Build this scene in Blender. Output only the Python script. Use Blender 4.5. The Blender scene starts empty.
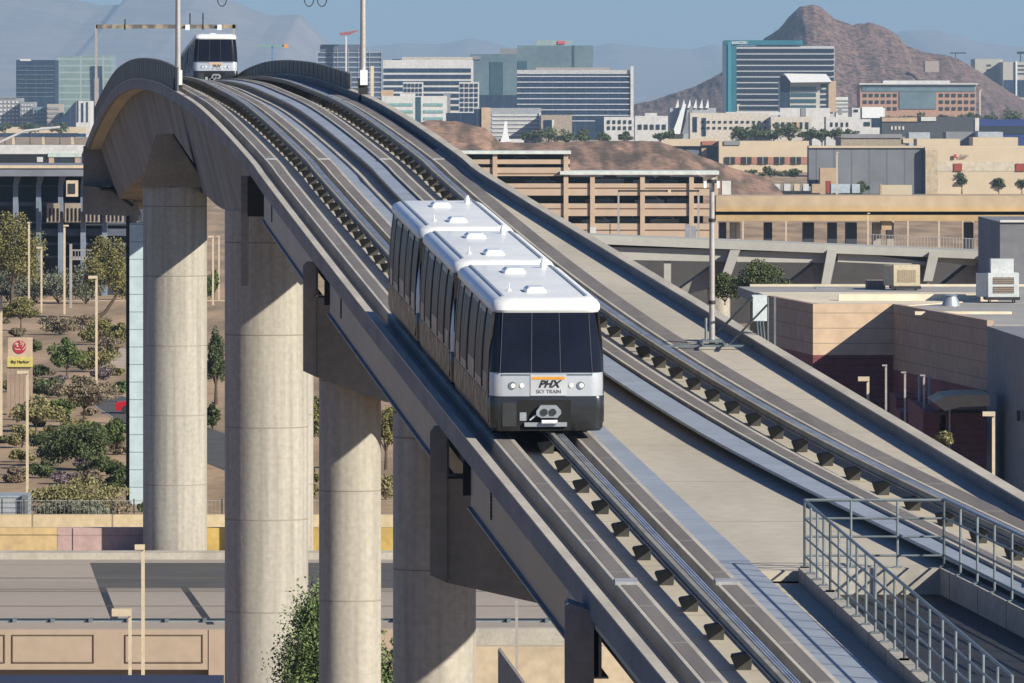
import bpy, bmesh, math, random
import numpy as np
from mathutils import Vector, Matrix
random.seed(7)
R = math.radians
scn = bpy.context.scene
# ------------------------------------------------------------------ camera
F = 8000.0; H0 = 95.0; CX = 512.0
cam = bpy.data.objects.new('camera', bpy.data.cameras.new('camera'))
scn.collection.objects.link(cam); scn.camera = cam
cam.data.sensor_width = 36.0
cam.data.lens = F / 1024 * 36.0
cam.data.shift_y = -(341.5 - H0) / 1024
cam.data.clip_start = 1.0; cam.data.clip_end = 120000
cam.location = (0, 0, 0); cam.rotation_euler = (R(90), 0, 0)
# ------------------------------------------------------------------ light
SUN_EL = R(28); SUN_AZ = R(129)          # azimuth clockwise from +Y
w = bpy.data.worlds.new("World"); scn.world = w; w.use_nodes = True
nt = w.node_tree; bg = nt.nodes['Background']
sky = nt.nodes.new('ShaderNodeTexSky'); sky.sky_type = 'NISHITA'
sky.sun_disc = False; sky.sun_elevation = SUN_EL; sky.sun_rotation = SUN_AZ
sky.air_density = 1.0; sky.dust_density = 0.2; sky.ozone_density = 3.0; sky.altitude = 300
tint = nt.nodes.new('ShaderNodeVectorMath'); tint.operation = 'MULTIPLY'; tint.inputs[1].default_value = (0.57, 0.81, 1.25)
nt.links.new(sky.outputs[0], tint.inputs[0]); nt.links.new(tint.outputs[0], bg.inputs[0]); bg.inputs[1].default_value = 0.05
sd = bpy.data.lights.new('sun', 'SUN'); sd.energy = 5.0; sd.angle = R(0.53); sd.color = (1.0, 0.92, 0.76)
so = bpy.data.objects.new('sun', sd); scn.collection.objects.link(so)
sv = Vector((math.sin(SUN_AZ) * math.cos(SUN_EL), math.cos(SUN_AZ) * math.cos(SUN_EL), math.sin(SUN_EL)))
so.rotation_euler = sv.to_track_quat('Z', 'Y').to_euler(); so.location = (60, -60, 80)
scn.view_settings.view_transform = 'Standard'; scn.view_settings.look = 'None'
scn.view_settings.exposure = 0.50; scn.view_settings.gamma = 1.0
scn.view_settings.use_curve_mapping = False
scn.render.engine = 'CYCLES'
scn.cycles.max_bounces = 5; scn.cycles.diffuse_bounces = 1; scn.cycles.volume_bounces = 0

GZ = -24.1
def W(x, y, Y): return Vector(((x - CX) * Y / F, Y, -(y - H0) * Y / F))
def W2(x, y, Y): return ((x-CX)*Y/F, -(y-H0)*Y/F)
def gY(r): return -GZ * F / (r - H0)
def px(x, Y): return (x - CX) * Y / F
def rz(r, Y): return -(r - H0) * Y / F

# ------------------------------------------------------------------ materials
MATS = {}
def M(name, c, c2=None, rough=0.8, metal=0.0, scale=1.0, stretch=(1, 1, 1), bump=0.0, detail=5, lo=0.35, hi=0.65,
      fine=0.12, fscale=None, spec=0.5, grid=None, gcol=None, lines=None, lcol=None, coat=0.0):
    if name in MATS: return MATS[name]
    m = bpy.data.materials.new(name); m.use_nodes = True; t = m.node_tree; N = t.nodes; L = t.links
    b = N['Principled BSDF']; b.inputs['Roughness'].default_value = rough; b.inputs['Metallic'].default_value = metal
    b.inputs['Specular IOR Level'].default_value = spec; b.inputs['Coat Weight'].default_value = coat
    c2 = c2 or tuple(v * 0.78 for v in c)
    tc = N.new('ShaderNodeTexCoord'); mp = N.new('ShaderNodeMapping'); mp.inputs['Scale'].default_value = stretch
    L.new(tc.outputs['Object'], mp.inputs[0])
    n1 = N.new('ShaderNodeTexNoise'); n1.inputs['Scale'].default_value = scale; n1.inputs['Detail'].default_value = detail
    L.new(mp.outputs[0], n1.inputs[0])
    rp = N.new('ShaderNodeValToRGB'); rp.color_ramp.elements[0].position = lo; rp.color_ramp.elements[1].position = hi
    rp.color_ramp.elements[0].color = (*c2, 1); rp.color_ramp.elements[1].color = (*c, 1)
    L.new(n1.outputs[0], rp.inputs[0]); col = rp.outputs[0]
    n2 = N.new('ShaderNodeTexNoise'); n2.inputs['Scale'].default_value = fscale or scale * 11; n2.inputs['Detail'].default_value = 4
    L.new(tc.outputs['Object'], n2.inputs[0])
    mr = N.new('ShaderNodeMapRange'); mr.inputs[1].default_value = .3; mr.inputs[2].default_value = .7
    mr.inputs[3].default_value = 1 - fine; mr.inputs[4].default_value = 1 + fine; L.new(n2.outputs[0], mr.inputs[0])
    vm = N.new('ShaderNodeVectorMath'); vm.operation = 'SCALE'; L.new(col, vm.inputs[0]); L.new(mr.outputs[0], vm.inputs[3]); col = vm.outputs[0]
    def stripe(axis, period, width, colr):
        nonlocal col
        sx = N.new('ShaderNodeSeparateXYZ'); L.new(tc.outputs['Object'], sx.inputs[0])
        a = N.new('ShaderNodeMath'); a.operation = 'DIVIDE'; L.new(sx.outputs[axis], a.inputs[0]); a.inputs[1].default_value = period
        f = N.new('ShaderNodeMath'); f.operation = 'FRACT'; L.new(a.outputs[0], f.inputs[0])
        g = N.new('ShaderNodeMath'); g.operation = 'LESS_THAN'; L.new(f.outputs[0], g.inputs[0]); g.inputs[1].default_value = width / period
        mx = N.new('ShaderNodeMix'); mx.data_type = 'RGBA'; L.new(g.outputs[0], mx.inputs[0]); L.new(col, mx.inputs[6]); mx.inputs[7].default_value = (*colr, 1)
        col = mx.outputs[2]
    for s in (lines or []): stripe(*s)
    L.new(col, b.inputs['Base Color'])
    if bump:
        bp = N.new('ShaderNodeBump'); bp.inputs['Strength'].default_value = bump; bp.inputs['Distance'].default_value = .05
        L.new(n2.outputs[0], bp.inputs['Height']); L.new(bp.outputs[0], b.inputs['Normal'])
    MATS[name] = m; return m

dk = (.10, .09, .08)
CONC = M('column_concrete', (.41, .385, .335), (.31, .29, .255), .85, scale=1.5, stretch=(2.2, 2.2, .09), bump=.15, fscale=5, fine=.10, lo=.33, hi=.62, lines=[(2, 3.65, .05, (.20, .18, .15)), (2, 1.22, .02, (.36, .32, .27))])
DECK = M('deck_concrete', (.49, .445, .365), (.38, .345, .285), .85, scale=.35, stretch=(1, .2, 1), detail=9, lo=.3, hi=.6, fscale=3, fine=.07, lines=[(1, 9.0, .10, (.30, .27, .22))])
PLIN = M('plinth_concrete', (.50, .46, .39), (.38, .35, .30), .8, scale=.8, stretch=(1, .3, 1), fscale=6, fine=.1)
RUN = M('running_surface', (.20, .175, .155), (.145, .13, .12), .7, scale=.6, stretch=(2, .1, 1), fscale=9, fine=.08, lines=[(1, 6.1, .15, (.26, .24, .22))])
PARA = M('parapet_concrete', (.235, .228, .23), (.165, .162, .165), .85, scale=.5, stretch=(1, .5, 1.5), fscale=5, fine=.1, lines=[(1, 7.5, .06, (.12, .12, .12))])
WEBC = M('girder_concrete', (.23, .215, .20), (.14, .13, .122), .9, scale=.35, stretch=(1, .5, .25), bump=.2, fscale=2, fine=.15)
CAPC = M('cap_concrete', (.27, .255, .235), (.19, .18, .165), .9, scale=.5, stretch=(1, 1, .3), fscale=4)
STEEL = M('girder_steel', (.14, .138, .145), (.075, .082, .105), .40, .6, scale=.25, stretch=(1, .5, .3), fscale=1.5, fine=.12, lines=[(1, 1.35, .06, (.11,.11,.12))])
STIFF = M('girder_flange_steel', (.22, .23, .25), None, .5, .5, scale=1)
GALV = M('galvanised_steel', (.42, .46, .50), (.33, .37, .41), .45, .5, scale=2)
GALVD = M('galvanised_pipe', (.21, .25, .27), (.15, .18, .20), .5, .4, scale=3)
WALKM = M('walkway_plate', (.34, .385, .45), (.29, .33, .39), .6, .2, scale=.5, fscale=8, fine=.05, lines=[(1, 1.5, .035, (.17, .20, .24))])
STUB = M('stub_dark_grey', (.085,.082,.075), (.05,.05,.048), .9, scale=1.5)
DARK = M('dark_metal', (.035, .037, .04), None, .6, .2, scale=2)
BLACK = M('black_recess', (.008, .008, .009), None, .9, scale=2)
RAILM = M('power_rail', (.70, .73, .80), (.5, .53, .6), .3, .7, scale=1)
GBEAM = M('guide_beam', (.27, .26, .24), (.19, .185, .17), .8, 0, scale=1)
WHITE = M('white_paint', (.80, .82, .84), (.72, .75, .78), .35, scale=1, fine=.03, coat=.3)
ROOFT = M('train_roof_paint', (.80, .81, .80), (.72, .74, .75), .42, 0, scale=.8, fine=.04, coat=.1)
SILV = M('train_silver', (.60, .63, .68), (.50, .54, .60), .3, .35, scale=.9, fine=.03, coat=.3)
SIDE_REFL = M('train_side_reflections', (.46, .43, .41), (.20, .17, .145), .32, .0, scale=1.6, stretch=(1, 3.2, .7), lo=.47, hi=.62, detail=8, fine=.2, coat=0, spec=.06)  # silver panels, brown reflections put into the colour as streaks
WRAP2 = M('train_skirt_wrap', (.36, .28, .18), (.018, .017, .018), .35, .0, scale=2.0, stretch=(1, 2.0, 1.2), lo=.48, hi=.62, detail=8, coat=0, spec=.06)
SKIRT = M('train_skirt_grey', (.028, .030, .034), (.022, .023, .026), .3, .2, scale=1, coat=.4)
GLASS = M('dark_glass', (.012, .014, .024), (.008, .009, .016), .10, 0, scale=.6, spec=.25)
SGLASS = M('side_glass', (.006,.007,.012), (.05,.042,.034), .4, 0, scale=1.1, spec=.08)
LAMPG = M('lamp_lens', (.9, .9, .85), None, .2, scale=3)
ORANGE = M('orange_strip', (.80, .33, .03), None, .5, scale=3)
INK = M('black_lettering', (.02, .02, .025), None, .5, scale=3)
BEIGEP = M('beige_pole_paint', (.62, .52, .38), (.52, .44, .33), .5, scale=2)

# ------------------------------------------------------------------ mesh builder
class MB:
    def __init__(s): s.v = []; s.f = []
    def add(s, vs, fs):
        n = len(s.v); s.v += [tuple(v) for v in vs]; s.f += [tuple(i + n for i in f) for f in fs]; return s
    def box(s, x0, x1, y0, y1, z0, z1):
        return s.add([(x0,y0,z0),(x1,y0,z0),(x1,y1,z0),(x0,y1,z0),(x0,y0,z1),(x1,y0,z1),(x1,y1,z1),(x0,y1,z1)],
              [(0,3,2,1),(4,5,6,7),(0,1,5,4),(1,2,6,5),(2,3,7,6),(3,0,4,7)])
    def prism(s, poly, z0, z1):                      # poly in XY
        n = len(poly)
        return s.add([(p[0],p[1],z0) for p in poly] + [(p[0],p[1],z1) for p in poly],
              [tuple(range(n))[::-1], tuple(range(n, 2*n))] + [(i,(i+1)%n,n+(i+1)%n,n+i) for i in range(n)])
    def slab(s, poly, y0, y1):                       # poly in XZ, thickness in Y
        n = len(poly)
        return s.add([(p[0],y0,p[1]) for p in poly] + [(p[0],y1,p[1]) for p in poly],
              [tuple(range(n)), tuple(range(n, 2*n))[::-1]] + [(i,n+i,n+(i+1)%n,(i+1)%n) for i in range(n)])
    def tube(s, a, b, r, n=8, r2=None):
        a = Vector(a); b = Vector(b); d = (b - a).normalized(); r2 = r if r2 is None else r2
        u = d.orthogonal().normalized(); v = d.cross(u); vs = []
        for P, rr in ((a, r), (b, r2)):
            for i in range(n):
                t = 2*math.pi*i/n; vs.append(P + u*rr*math.cos(t) + v*rr*math.sin(t))
        return s.add(vs, [tuple(range(n))[::-1], tuple(range(n, 2*n))] + [(i,(i+1)%n,n+(i+1)%n,n+i) for i in range(n)])
    def lathe(s, cx, cy, prof, n=48):                # prof [(r,z)]
        vs = []; fs = []
        for r, z in prof:
            for i in range(n):
                t = 2*math.pi*i/n; vs.append((cx + r*math.cos(t), cy + r*math.sin(t), z))
        for k in range(len(prof)-1):
            for i in range(n): fs.append((k*n+i, k*n+(i+1)%n, (k+1)*n+(i+1)%n, (k+1)*n+i))
        fs.append(tuple(range(n))[::-1]); fs.append(tuple(range((len(prof)-1)*n, len(prof)*n)))
        return s.add(vs, fs)
    def rings(s, rs, close=True):
        n = len(rs[0]); vs = [p for r in rs for p in r]; fs = []
        for k in range(len(rs)-1):
            for i in range(n): fs.append((k*n+i, k*n+(i+1)%n, (k+1)*n+(i+1)%n, (k+1)*n+i))
        if close: fs += [tuple(range(n))[::-1], tuple(range((len(rs)-1)*n, len(rs)*n))]
        return s.add(vs, fs)
    def build(s, name, mat, parent=None, smooth=False, recalc=True):
        me = bpy.data.meshes.new(name)
        off = Vector(parent['_o']) if parent is not None and '_o' in parent else Vector((0,0,0))
        if parent is None and s.v:
            a = np.array(s.v); off = Vector((float((a[:,0].min()+a[:,0].max())/2), float((a[:,1].min()+a[:,1].max())/2), float(a[:,2].min())))
        me.from_pydata([tuple(Vector(v) - off) for v in s.v], [], s.f)
        if recalc:
            bm = bmesh.new(); bm.from_mesh(me); bmesh.ops.recalc_face_normals(bm, faces=bm.faces); bm.to_mesh(me); bm.free()
        if smooth:
            me.polygons.foreach_set('use_smooth', [True]*len(me.polygons))
            try: me.set_sharp_from_angle(angle=R(38))
            except Exception: pass
        me.materials.append(mat)
        o = bpy.data.objects.new(name, me); scn.collection.objects.link(o)
        if parent is not None:
            o.parent = parent; o['_o'] = tuple(off)
        else:
            o.location = off; o['_o'] = tuple(off)
        return o
def tag(o, label=None, cat=None, group=None, kind=None):
    if label: o['label'] = label
    if cat: o['category'] = cat
    if group: o['group'] = group
    if kind: o['kind'] = kind
    return o
def thing(name, loc, label, cat, group=None, rot=None):
    o = bpy.data.objects.new(name, None); scn.collection.objects.link(o); o.location = loc; o.empty_display_size = .5
    o['_o'] = tuple(loc) if rot is None else (0., 0., 0.)
    if rot: o.rotation_euler = rot
    return tag(o, label, cat, group)
def copy_tree(o, parent=None):
    c = o.copy(); scn.collection.objects.link(c)
    if parent is not None: c.parent = parent
    for ch in [k for k in bpy.data.objects if k.parent == o]: copy_tree(ch, c)
    return c
def text_part(txt, size, mat, parent, loc, rot=(R(90),0,0), shear=0, bold=0, name='lettering', sx=1):
    cu = bpy.data.curves.new(name, 'FONT'); cu.body = txt; cu.size = size; cu.align_x = 'CENTER'; cu.align_y = 'CENTER'
    cu.shear = shear; cu.offset = bold; cu.extrude = .004 * max(1, size)
    to = bpy.data.objects.new('tmp', cu); scn.collection.objects.link(to)
    bpy.context.view_layer.update()
    me = bpy.data.meshes.new_from_object(to.evaluated_get(bpy.context.evaluated_depsgraph_get()))
    bpy.data.objects.remove(to)
    me.materials.clear(); me.materials.append(mat)
    o = bpy.data.objects.new(name, me); scn.collection.objects.link(o); o.parent = parent
    off = Vector(parent['_o']); o.location = Vector(loc) - off; o.rotation_euler = rot; o.scale = (sx, 1, 1)
    return o

# ------------------------------------------------------------------ ground and terrain
GR = M('desert_ground', (.43, .295, .18), (.25, .175, .105), .95, scale=.16, stretch=(1,.12,1), detail=8, lo=.40, hi=.60, fscale=.8, fine=.22, bump=.2)
ROADM = M('concrete_road', (.36, .31, .265), (.30, .26, .22), .9, scale=.06, stretch=(.25, 1, 1), fscale=1.2, fine=.05, lines=[(1, 11.0, .22, (.20, .17, .145))])
ASPH = M('asphalt', (.085, .082, .08), (.065, .063, .062), .9, scale=.3, fscale=5)
def sheet(name, poly, z, mat):
    m = MB(); m.add([(p[0], p[1], z) for p in poly], [tuple(range(len(poly)))])
    return tag(m.build(name, mat), kind='structure')
sheet('ground', [(-30000, 363), (30000, 363), (30000, 60000), (-30000, 60000)], GZ, GR)
sheet('lower_ground', [(-400, -60), (400, -60), (400, 366), (-400, 366)], -30.0, GR)
# highway on the plateau edge
m = MB(); m.box(-160, 60, 361.5, 415, -30.2, GZ + .004); tag(m.build('road', ROADM), kind='structure')
sheet('asphalt_lane', [(px(90,412), 412), (60, 412), (60, 391), (px(99,391), 391)], GZ + .008, ASPH)
for (xa, xb, ya, yb) in ((99, 112, 391, 366), (181, 207, 391, 364)):
    d = MB(); a = px(xa, ya); b = px(xb, yb)
    d.add([(a, ya, GZ+.012), (a+.35, ya, GZ+.012), (b+.35, yb, GZ+.012), (b, yb, GZ+.012)], [(0,1,2,3)])
    tag(d.build('road_joint', DARK), kind='structure')
for i_, r_ in enumerate((578.5, 589.5, 591.5, 606.5)):
    Yl = gY(r_); m = MB(); m.add([(-160,Yl,GZ+.014),(60,Yl,GZ+.014),(60,Yl+.35,GZ+.014),(-160,Yl+.35,GZ+.014)],[(0,1,2,3)]); tag(m.build('lane_line', M('lane_line_brown',(.22,.165,.12),None,.9,scale=.5)), kind='structure')
m = MB(); m.box(-160, 60, 415, 417.2, -24.5, GZ + .35); tag(m.build('kerb', PLIN), kind='structure')

def ridge(name, pts, Y, depth, mat, jag, base=GZ, nx=260, ny=10, seed=1, label=None):
    rng = np.random.RandomState(seed)
    xs = np.linspace(pts[0][0], pts[-1][0], nx); ys = np.interp(xs, [p[0] for p in pts], [p[1] for p in pts])
    def n2(fx_, fy_):
        g = rng.randn(fy_+1, fx_+1); u = np.linspace(0, fx_-.001, nx); v = np.linspace(0, fy_-.001, ny+1)
        iu = u.astype(int); iv = v.astype(int); fu = u-iu; fv = (v-iv)[:,None]
        fu = fu*fu*(3-2*fu); fv = fv*fv*(3-2*fv)
        a = g[iv][:,iu]*(1-fu)+g[iv][:,iu+1]*fu; b = g[iv+1][:,iu]*(1-fu)+g[iv+1][:,iu+1]*fu
        return a*(1-fv)+b*fv
    N_ = 1.0*n2(9,3) + .7*n2(22,6) + .5*n2(55,11) + .35*n2(nx//3, ny-1) + .22*n2(nx-2, ny)
    vs = []; fs = []
    for j in range(ny + 1):
        t = j / ny                                   # 0 front foot .. 1 crest
        for i in range(nx):
            tp = -(ys[i] - H0) * Y / F
            hh = base - 2 + (tp - base + 2) * (t ** 1.1) + N_[j, i] * jag * Y / F * min(1, 5*t) * (1.25 if t < 1 else .7)
            vs.append(((xs[i] - CX) * Y / F, Y - depth * (1 - t), hh))
    for i in range(nx): vs.append(((xs[i] - CX) * Y / F, Y + depth, base - 2))
    for j in range(ny + 1):
        for i in range(nx - 1): fs.append((j*nx+i, j*nx+i+1, (j+1)*nx+i+1, (j+1)*nx+i))
    mb = MB(); mb.add(vs, fs); return tag(mb.build(name, mat, smooth=True), kind='structure')
MTN = M('far_mountain_rock', (.26, .22, .22), (.19, .17, .18), .95, scale=.002, fscale=.01, fine=.2)
BUT = M('butte_rock', (.235, .145, .118), (.065, .046, .042), .95, scale=.2, fscale=.8, fine=.7, bump=.8, detail=12, lo=.42, hi=.58)
MOUND = M('mound_gravel', (.33, .20, .135), (.11, .075, .05), .95, scale=.22, stretch=(1,.07,1), fscale=.5, fine=.5, detail=8, lo=.40, hi=.60)
ridge('mountains', [(-120,-20),(0,-12),(60,-5),(80,0),(100,5),(120,4),(128,-6),(200,-12),(225,-5),(240,3),(256,10),(275,15),(300,14),(312,26),(322,38),(340,47),(400,66),(460,92),(500,118)], 23000, 4500, MTN, .45, seed=3)
ridge('mountains', [(200,80),(300,55),(360,48),(400,43),(440,44),(470,38),(490,42),(520,50),(560,52),(590,47),(612,43),(640,46),(690,50),(712,45),(760,50),(840,52),(905,30),(940,31),(975,42),(1010,46),(1150,60)], 30000, 6000, MTN, .4, seed=5)
ridge('butte', [(560,132),(600,118),(637,104),(660,98),(690,88),(720,73),(745,55),(765,37),(778,30),(790,16),(800,7),(812,5),(822,8),(835,18),(852,24),(868,22),(885,27),(898,34),(906,45),(925,52),(945,55),(965,63),(985,76),(1010,92),(1050,112),(1100,124)], 6300, 520, BUT, 1.1, seed=11, ny=26, nx=420)
ridge('mound', [(380,150),(405,128),(425,121),(455,121),(485,128),(500,141),(530,142),(600,141),(660,142),(700,156),(745,172),(770,178)], 1950, 230, MOUND, .5, seed=4, ny=16, nx=220)

# ------------------------------------------------------------------ haze
hz = MB(); hz.box(-26000, 26000, -300, 45000, -32, 900)
HM = bpy.data.materials.new('haze_air'); HM.use_nodes = True; ht = HM.node_tree
ht.nodes.remove(ht.nodes['Principled BSDF']); pv = ht.nodes.new('ShaderNodeVolumePrincipled')
pv.inputs['Color'].default_value = (.50, .74, 1.0, 1); pv.inputs['Density'].default_value = 4.8e-5; pv.inputs['Anisotropy'].default_value = 0.0
ht.links.new(pv.outputs[0], ht.nodes['Material Output'].inputs['Volume'])
tag(hz.build('haze', HM), kind='stuff')

# ------------------------------------------------------------------ guideway geometry
def herm(pts):
    X = [p[0] for p in pts]; V = [p[1] for p in pts]; n = len(X); T = [0]*n
    for i in range(n):
        a = max(i-1, 0); b = min(i+1, n-1); T[i] = (V[b]-V[a])/(X[b]-X[a])
    def f(x):
        if x <= X[0]: return V[0] + T[0]*(x-X[0])
        if x >= X[-1]: return V[-1] + T[-1]*(x-X[-1])
        i = max(k for k in range(n) if X[k] <= x); i = min(i, n-2); h = X[i+1]-X[i]; t = (x-X[i])/h
        return (2*t**3-3*t*t+1)*V[i] + (t**3-2*t*t+t)*h*T[i] + (-2*t**3+3*t*t)*V[i+1] + (t**3-t*t)*h*T[i+1]
    return f
_xy = [(146.2,3.40),(163.2,2.11),(171.6,1.35),(182.4,.50),(193.4,-.363),(233.9,-3.60),(250.7,-5.0),(277,-7.03),(296.5,-8.62),(310.4,-9.75),(358,-13.35),(396,-16.1),(456,-20.5),(506,-24.4),(558,-28.5),(592,-31.1),(700,-39.6)]
_c = np.polyfit([p[0] for p in _xy], [p[1] for p in _xy], 3)
def XL(Y): return float(np.polyval(_c, Y)) + 1.27          # left track centre
_zt = herm([(100,-13.1),(200,-8.03),(280,-3.974),(310,-2.45),(358,-.63),(396,.25),(421,.68),(456,.93),(485,.8),(515,.2),(558,-1.74),(592,-4.0),(700,-11.5)])
def ZT(Y): return 18.17*-1 + .0507*Y if Y <= 300 else _zt(Y)
def dsep(Y):
    t = max(0., 300 - Y)
    if t <= 120.5: return 4.43 + .65 * (t/79.)**3.4
    return 4.43 + 2.73 + (t - 120.5) * .077
def XR(Y): return XL(Y) + dsep(Y)
def XE(Y):                                                  # right outer edge
    d = 7.3 - 1.27 + (.0247 * (310 - Y) if Y < 310 else 0)
    return max(XL(Y) + d, XR(Y) + 1.9)
def XLE(Y): return XL(Y) - 1.27 - .62                       # left outer edge
def yr(a, b, st):
    n = max(1, int(round((b-a)/st))); return [a + (b-a)*i/n for i in range(n+1)]
def sweep(fx, prof, Ya, Yb, st=4, mb=None):
    mb = mb or MB(); rs = []
    for Y in yr(Ya, Yb, st):
        P = prof(Y) if callable(prof) else prof
        x = fx(Y); z = ZT(Y); rs.append([(x+u, Y, z+d) for u, d in P])
    return mb.rings(rs)
def rect(u0, u1, d0, d1): return [(u0,d0),(u1,d0),(u1,d1),(u0,d1)]

Y0, Y1 = 128, 600
PIT = 168.0
gw = thing('elevated_guideway', (XL(250), 250, GZ), 'long concrete and steel elevated train guideway with two tracks curving over a hump', 'railway bridge')
# deck: one slab beyond the stair pit, split around it nearer than that
def deckp(Y): return [(XLE(Y)+.1, -.56), (XE(Y)-.1, -.56), (XE(Y)-.1, -.35), (XLE(Y)+.1, -.35)]
sweep(lambda Y: 0, deckp, PIT, Y1, 4).build('deck', DECK, gw)
def wkw(Y):
    if Y > 300: return .52
    if Y < 195: return max(.42, .72 - .26*(195-Y)/27)
    return .52 + .20*min(1, (300-Y)/80)
PL = lambda Y: XL(Y) + 3.10                                 # left kerb of the pit
PR = lambda Y: XR(Y) - 1.37 - wkw(Y)                           # right kerb of the pit
sweep(lambda Y: 0, lambda Y: [(XLE(Y)+.1,-.80),(PL(Y),-.80),(PL(Y),-.60),(XL(Y)+1.27,-.60),(XL(Y)+1.27,-.35),(XLE(Y)+.1,-.35)], 120, PIT, 4).build('deck', DECK, gw)
sweep(lambda Y: 0, lambda Y: [(PR(Y),-.56),(XE(Y)-.1,-.56),(XE(Y)-.1,-.35),(PR(Y),-.35)], 120, PIT, 4).build('deck', DECK, gw)
# the raised deck right of the right track
sweep(lambda Y: 0, lambda Y: [(XR(Y)+1.30,-.36),(XE(Y)-.28,-.36),(XE(Y)-.28,-.03),(XR(Y)+1.30,-.03)], 120, 318, 4).build('deck_topping', DECK, gw)
# parapets
sweep(XLE, [(0,-.58),(.22,-.58),(.22,-.02),(0,-.02)], 120, Y1, 4).build('left_parapet', PARA, gw)
sweep(XLE, [(-.03,-.02),(.19,-.02),(.19,.02),(-.03,.02)], 120, Y1, 4).build('parapet_coping', PLIN, gw)
sweep(XE, [(-.28,-.6),(0,-.6),(0,.24),(-.28,.24)], 120, Y1, 4).build('right_parapet', PARA, gw)
sweep(XE, [(-.30,.24),(.03,.24),(.03,.28),(-.30,.28)], 120, Y1, 4).build('parapet_coping', PLIN, gw)
# tracks
for fx, side in ((XL, 0), (XR, 1)):
    for u0 in (-1.27, .77):
        if side == 1 and u0 > 0:
            sweep(fx, rect(u0, u0+.53, -.36, 0), 120, Y1, 4).build('running_plinth', PLIN, gw)
            sweep(fx, rect(u0+.10, u0+.58, -.02, .006), 120, Y1, 4).build('running_surface', RUN, gw)
            continue
        sweep(fx, rect(u0, u0+.50, -.36, 0), 120, Y1, 4).build('running_plinth', PLIN, gw)
        sweep(fx, rect(u0+.085, u0+.40, -.02, .006), 120, Y1, 4).build('running_surface', RUN, gw)
    gb = MB()
    sweep(fx, rect(.08, .22, -.01, .02), 120, Y1, 4, gb)
    sweep(fx, rect(.13, .17, .02, .15), 120, Y1, 4, gb)
    sweep(fx, rect(.10, .20, .15, .17), 120, Y1, 4, gb)
    gb.build('guide_beam', GBEAM, gw)
    for k, u in enumerate((.26, .32, .38)):
        sweep(fx, rect(u, u+.028, .09, .15), 120, Y1, 4).build('power_rail', RAILM, gw)
    sweep(fx, rect(.24, .42, .06, .075), 120, Y1, 4).build('rail_tray', DARK, gw)
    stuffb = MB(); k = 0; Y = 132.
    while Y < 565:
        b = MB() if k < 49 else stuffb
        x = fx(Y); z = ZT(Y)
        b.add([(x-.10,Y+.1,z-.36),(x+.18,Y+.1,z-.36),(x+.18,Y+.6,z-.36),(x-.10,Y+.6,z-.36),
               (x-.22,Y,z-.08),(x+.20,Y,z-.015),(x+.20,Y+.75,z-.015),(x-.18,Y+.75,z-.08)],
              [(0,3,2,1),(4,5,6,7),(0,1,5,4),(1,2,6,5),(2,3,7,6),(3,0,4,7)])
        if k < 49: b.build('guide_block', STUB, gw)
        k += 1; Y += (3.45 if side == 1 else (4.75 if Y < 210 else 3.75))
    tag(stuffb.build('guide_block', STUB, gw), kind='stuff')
    # joint plates
    for Yj in (163, 309.5):
        for u0 in (-1.27, .77):
            b = MB(); b.box(fx(Yj)+u0+.02, fx(Yj)+u0+.48, Yj-.7, Yj+.7, ZT(Yj)-.04, ZT(Yj)+.03); b.build('joint_plate', M('joint_plate_grey',(.40,.41,.42),None,.6,.1,scale=2), gw)
# walkways beside the tracks (widths: wkw, defined above)
sweep(XL, lambda Y: rect(1.33, 2.0 + (max(0, 205-Y))*.0065, -.36, -.30), 120, Y1, 3).build('walkway', WALKM, gw)
sweep(XL, rect(2.003, 2.12, -.36, -.24), 225, Y1, 4).build('walkway_kerb', PLIN, gw)
def wkp(Y):
    wd = wkw(Y); return [(-1.33-wd, -.14), (-1.33, -.14), (-1.33, -.07), (-1.33-wd, -.07)]
sweep(XR, wkp, 120, Y1, 4).build('walkway', WALKM, gw)
sweep(XR, lambda Y: [(wkp(Y)[0][0]+.05,-.36),(wkp(Y)[0][0]+.09,-.36),(wkp(Y)[0][0]+.09,-.141),(wkp(Y)[0][0]+.05,-.141)], 225, Y1, 4).build('walkway_edge_beam', DARK, gw)
# concrete box girder, Y 316..600
_dep = herm([(313,2.6),(335,4.1),(372,5.2),(395,5.8),(420,5.8),(456,6.1),(520,5.2),(560,4.6),(600,4.0)])
def boxp(Y):
    a = XLE(Y); c = XE(Y); d = _dep(Y)
    return [(a+1.0,-.57),(c-1.0,-.57),(c-2.3,-d),(a+2.3,-d)]
sweep(lambda Y: 0, boxp, 313, Y1, 4).build('box_girder', WEBC, gw)
# steel spans
ears = [(312, 301), (264, 256), (203.4, 195.5), (161.6, 153.5)]
LOUV = M('vent_louvre_dark', (.15,.14,.14), None, .6, .3, scale=1, lines=[(2,.09,.05,(.01,.01,.012))])
spans = [(264.0, 301.0), (203.6, 256.0), (161.8, 195.5), (122., 153.5)]
for (a, b_) in spans:
    for fx, sg in ((XLE, 1), (XE, -1)):
        w_ = MB(); sweep(fx, [(.20*sg,-.56),(.26*sg,-.56),(.26*sg,-1.80),(.20*sg,-1.80)], a, b_, 3, w_)
        g = w_.build('steel_girder', STEEL, gw)
        fl = MB(); sweep(fx, [(.10*sg,-1.80),(.4*sg,-1.80),(.4*sg,-1.84),(.10*sg,-1.84)], a, b_, 3, fl)
        fl.build('bottom_flange', STIFF, g)
        if sg == 1:
            Y = b_-6.5; x = fx(Y); z = ZT(Y); st = MB()
            st.box(x+.16, x+.21, Y, Y+1.1, z-1.45, z-.75); st.build('vent_louvre', LOUV, g)
sweep(lambda Y: 0, lambda Y: [(XLE(Y)+.5,-1.4),(XE(Y)-.5,-1.4),(XE(Y)-.5,-.81),(XLE(Y)+.5,-.81)], 122, 300, 5).build('deck_framing', DARK, gw)
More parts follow.
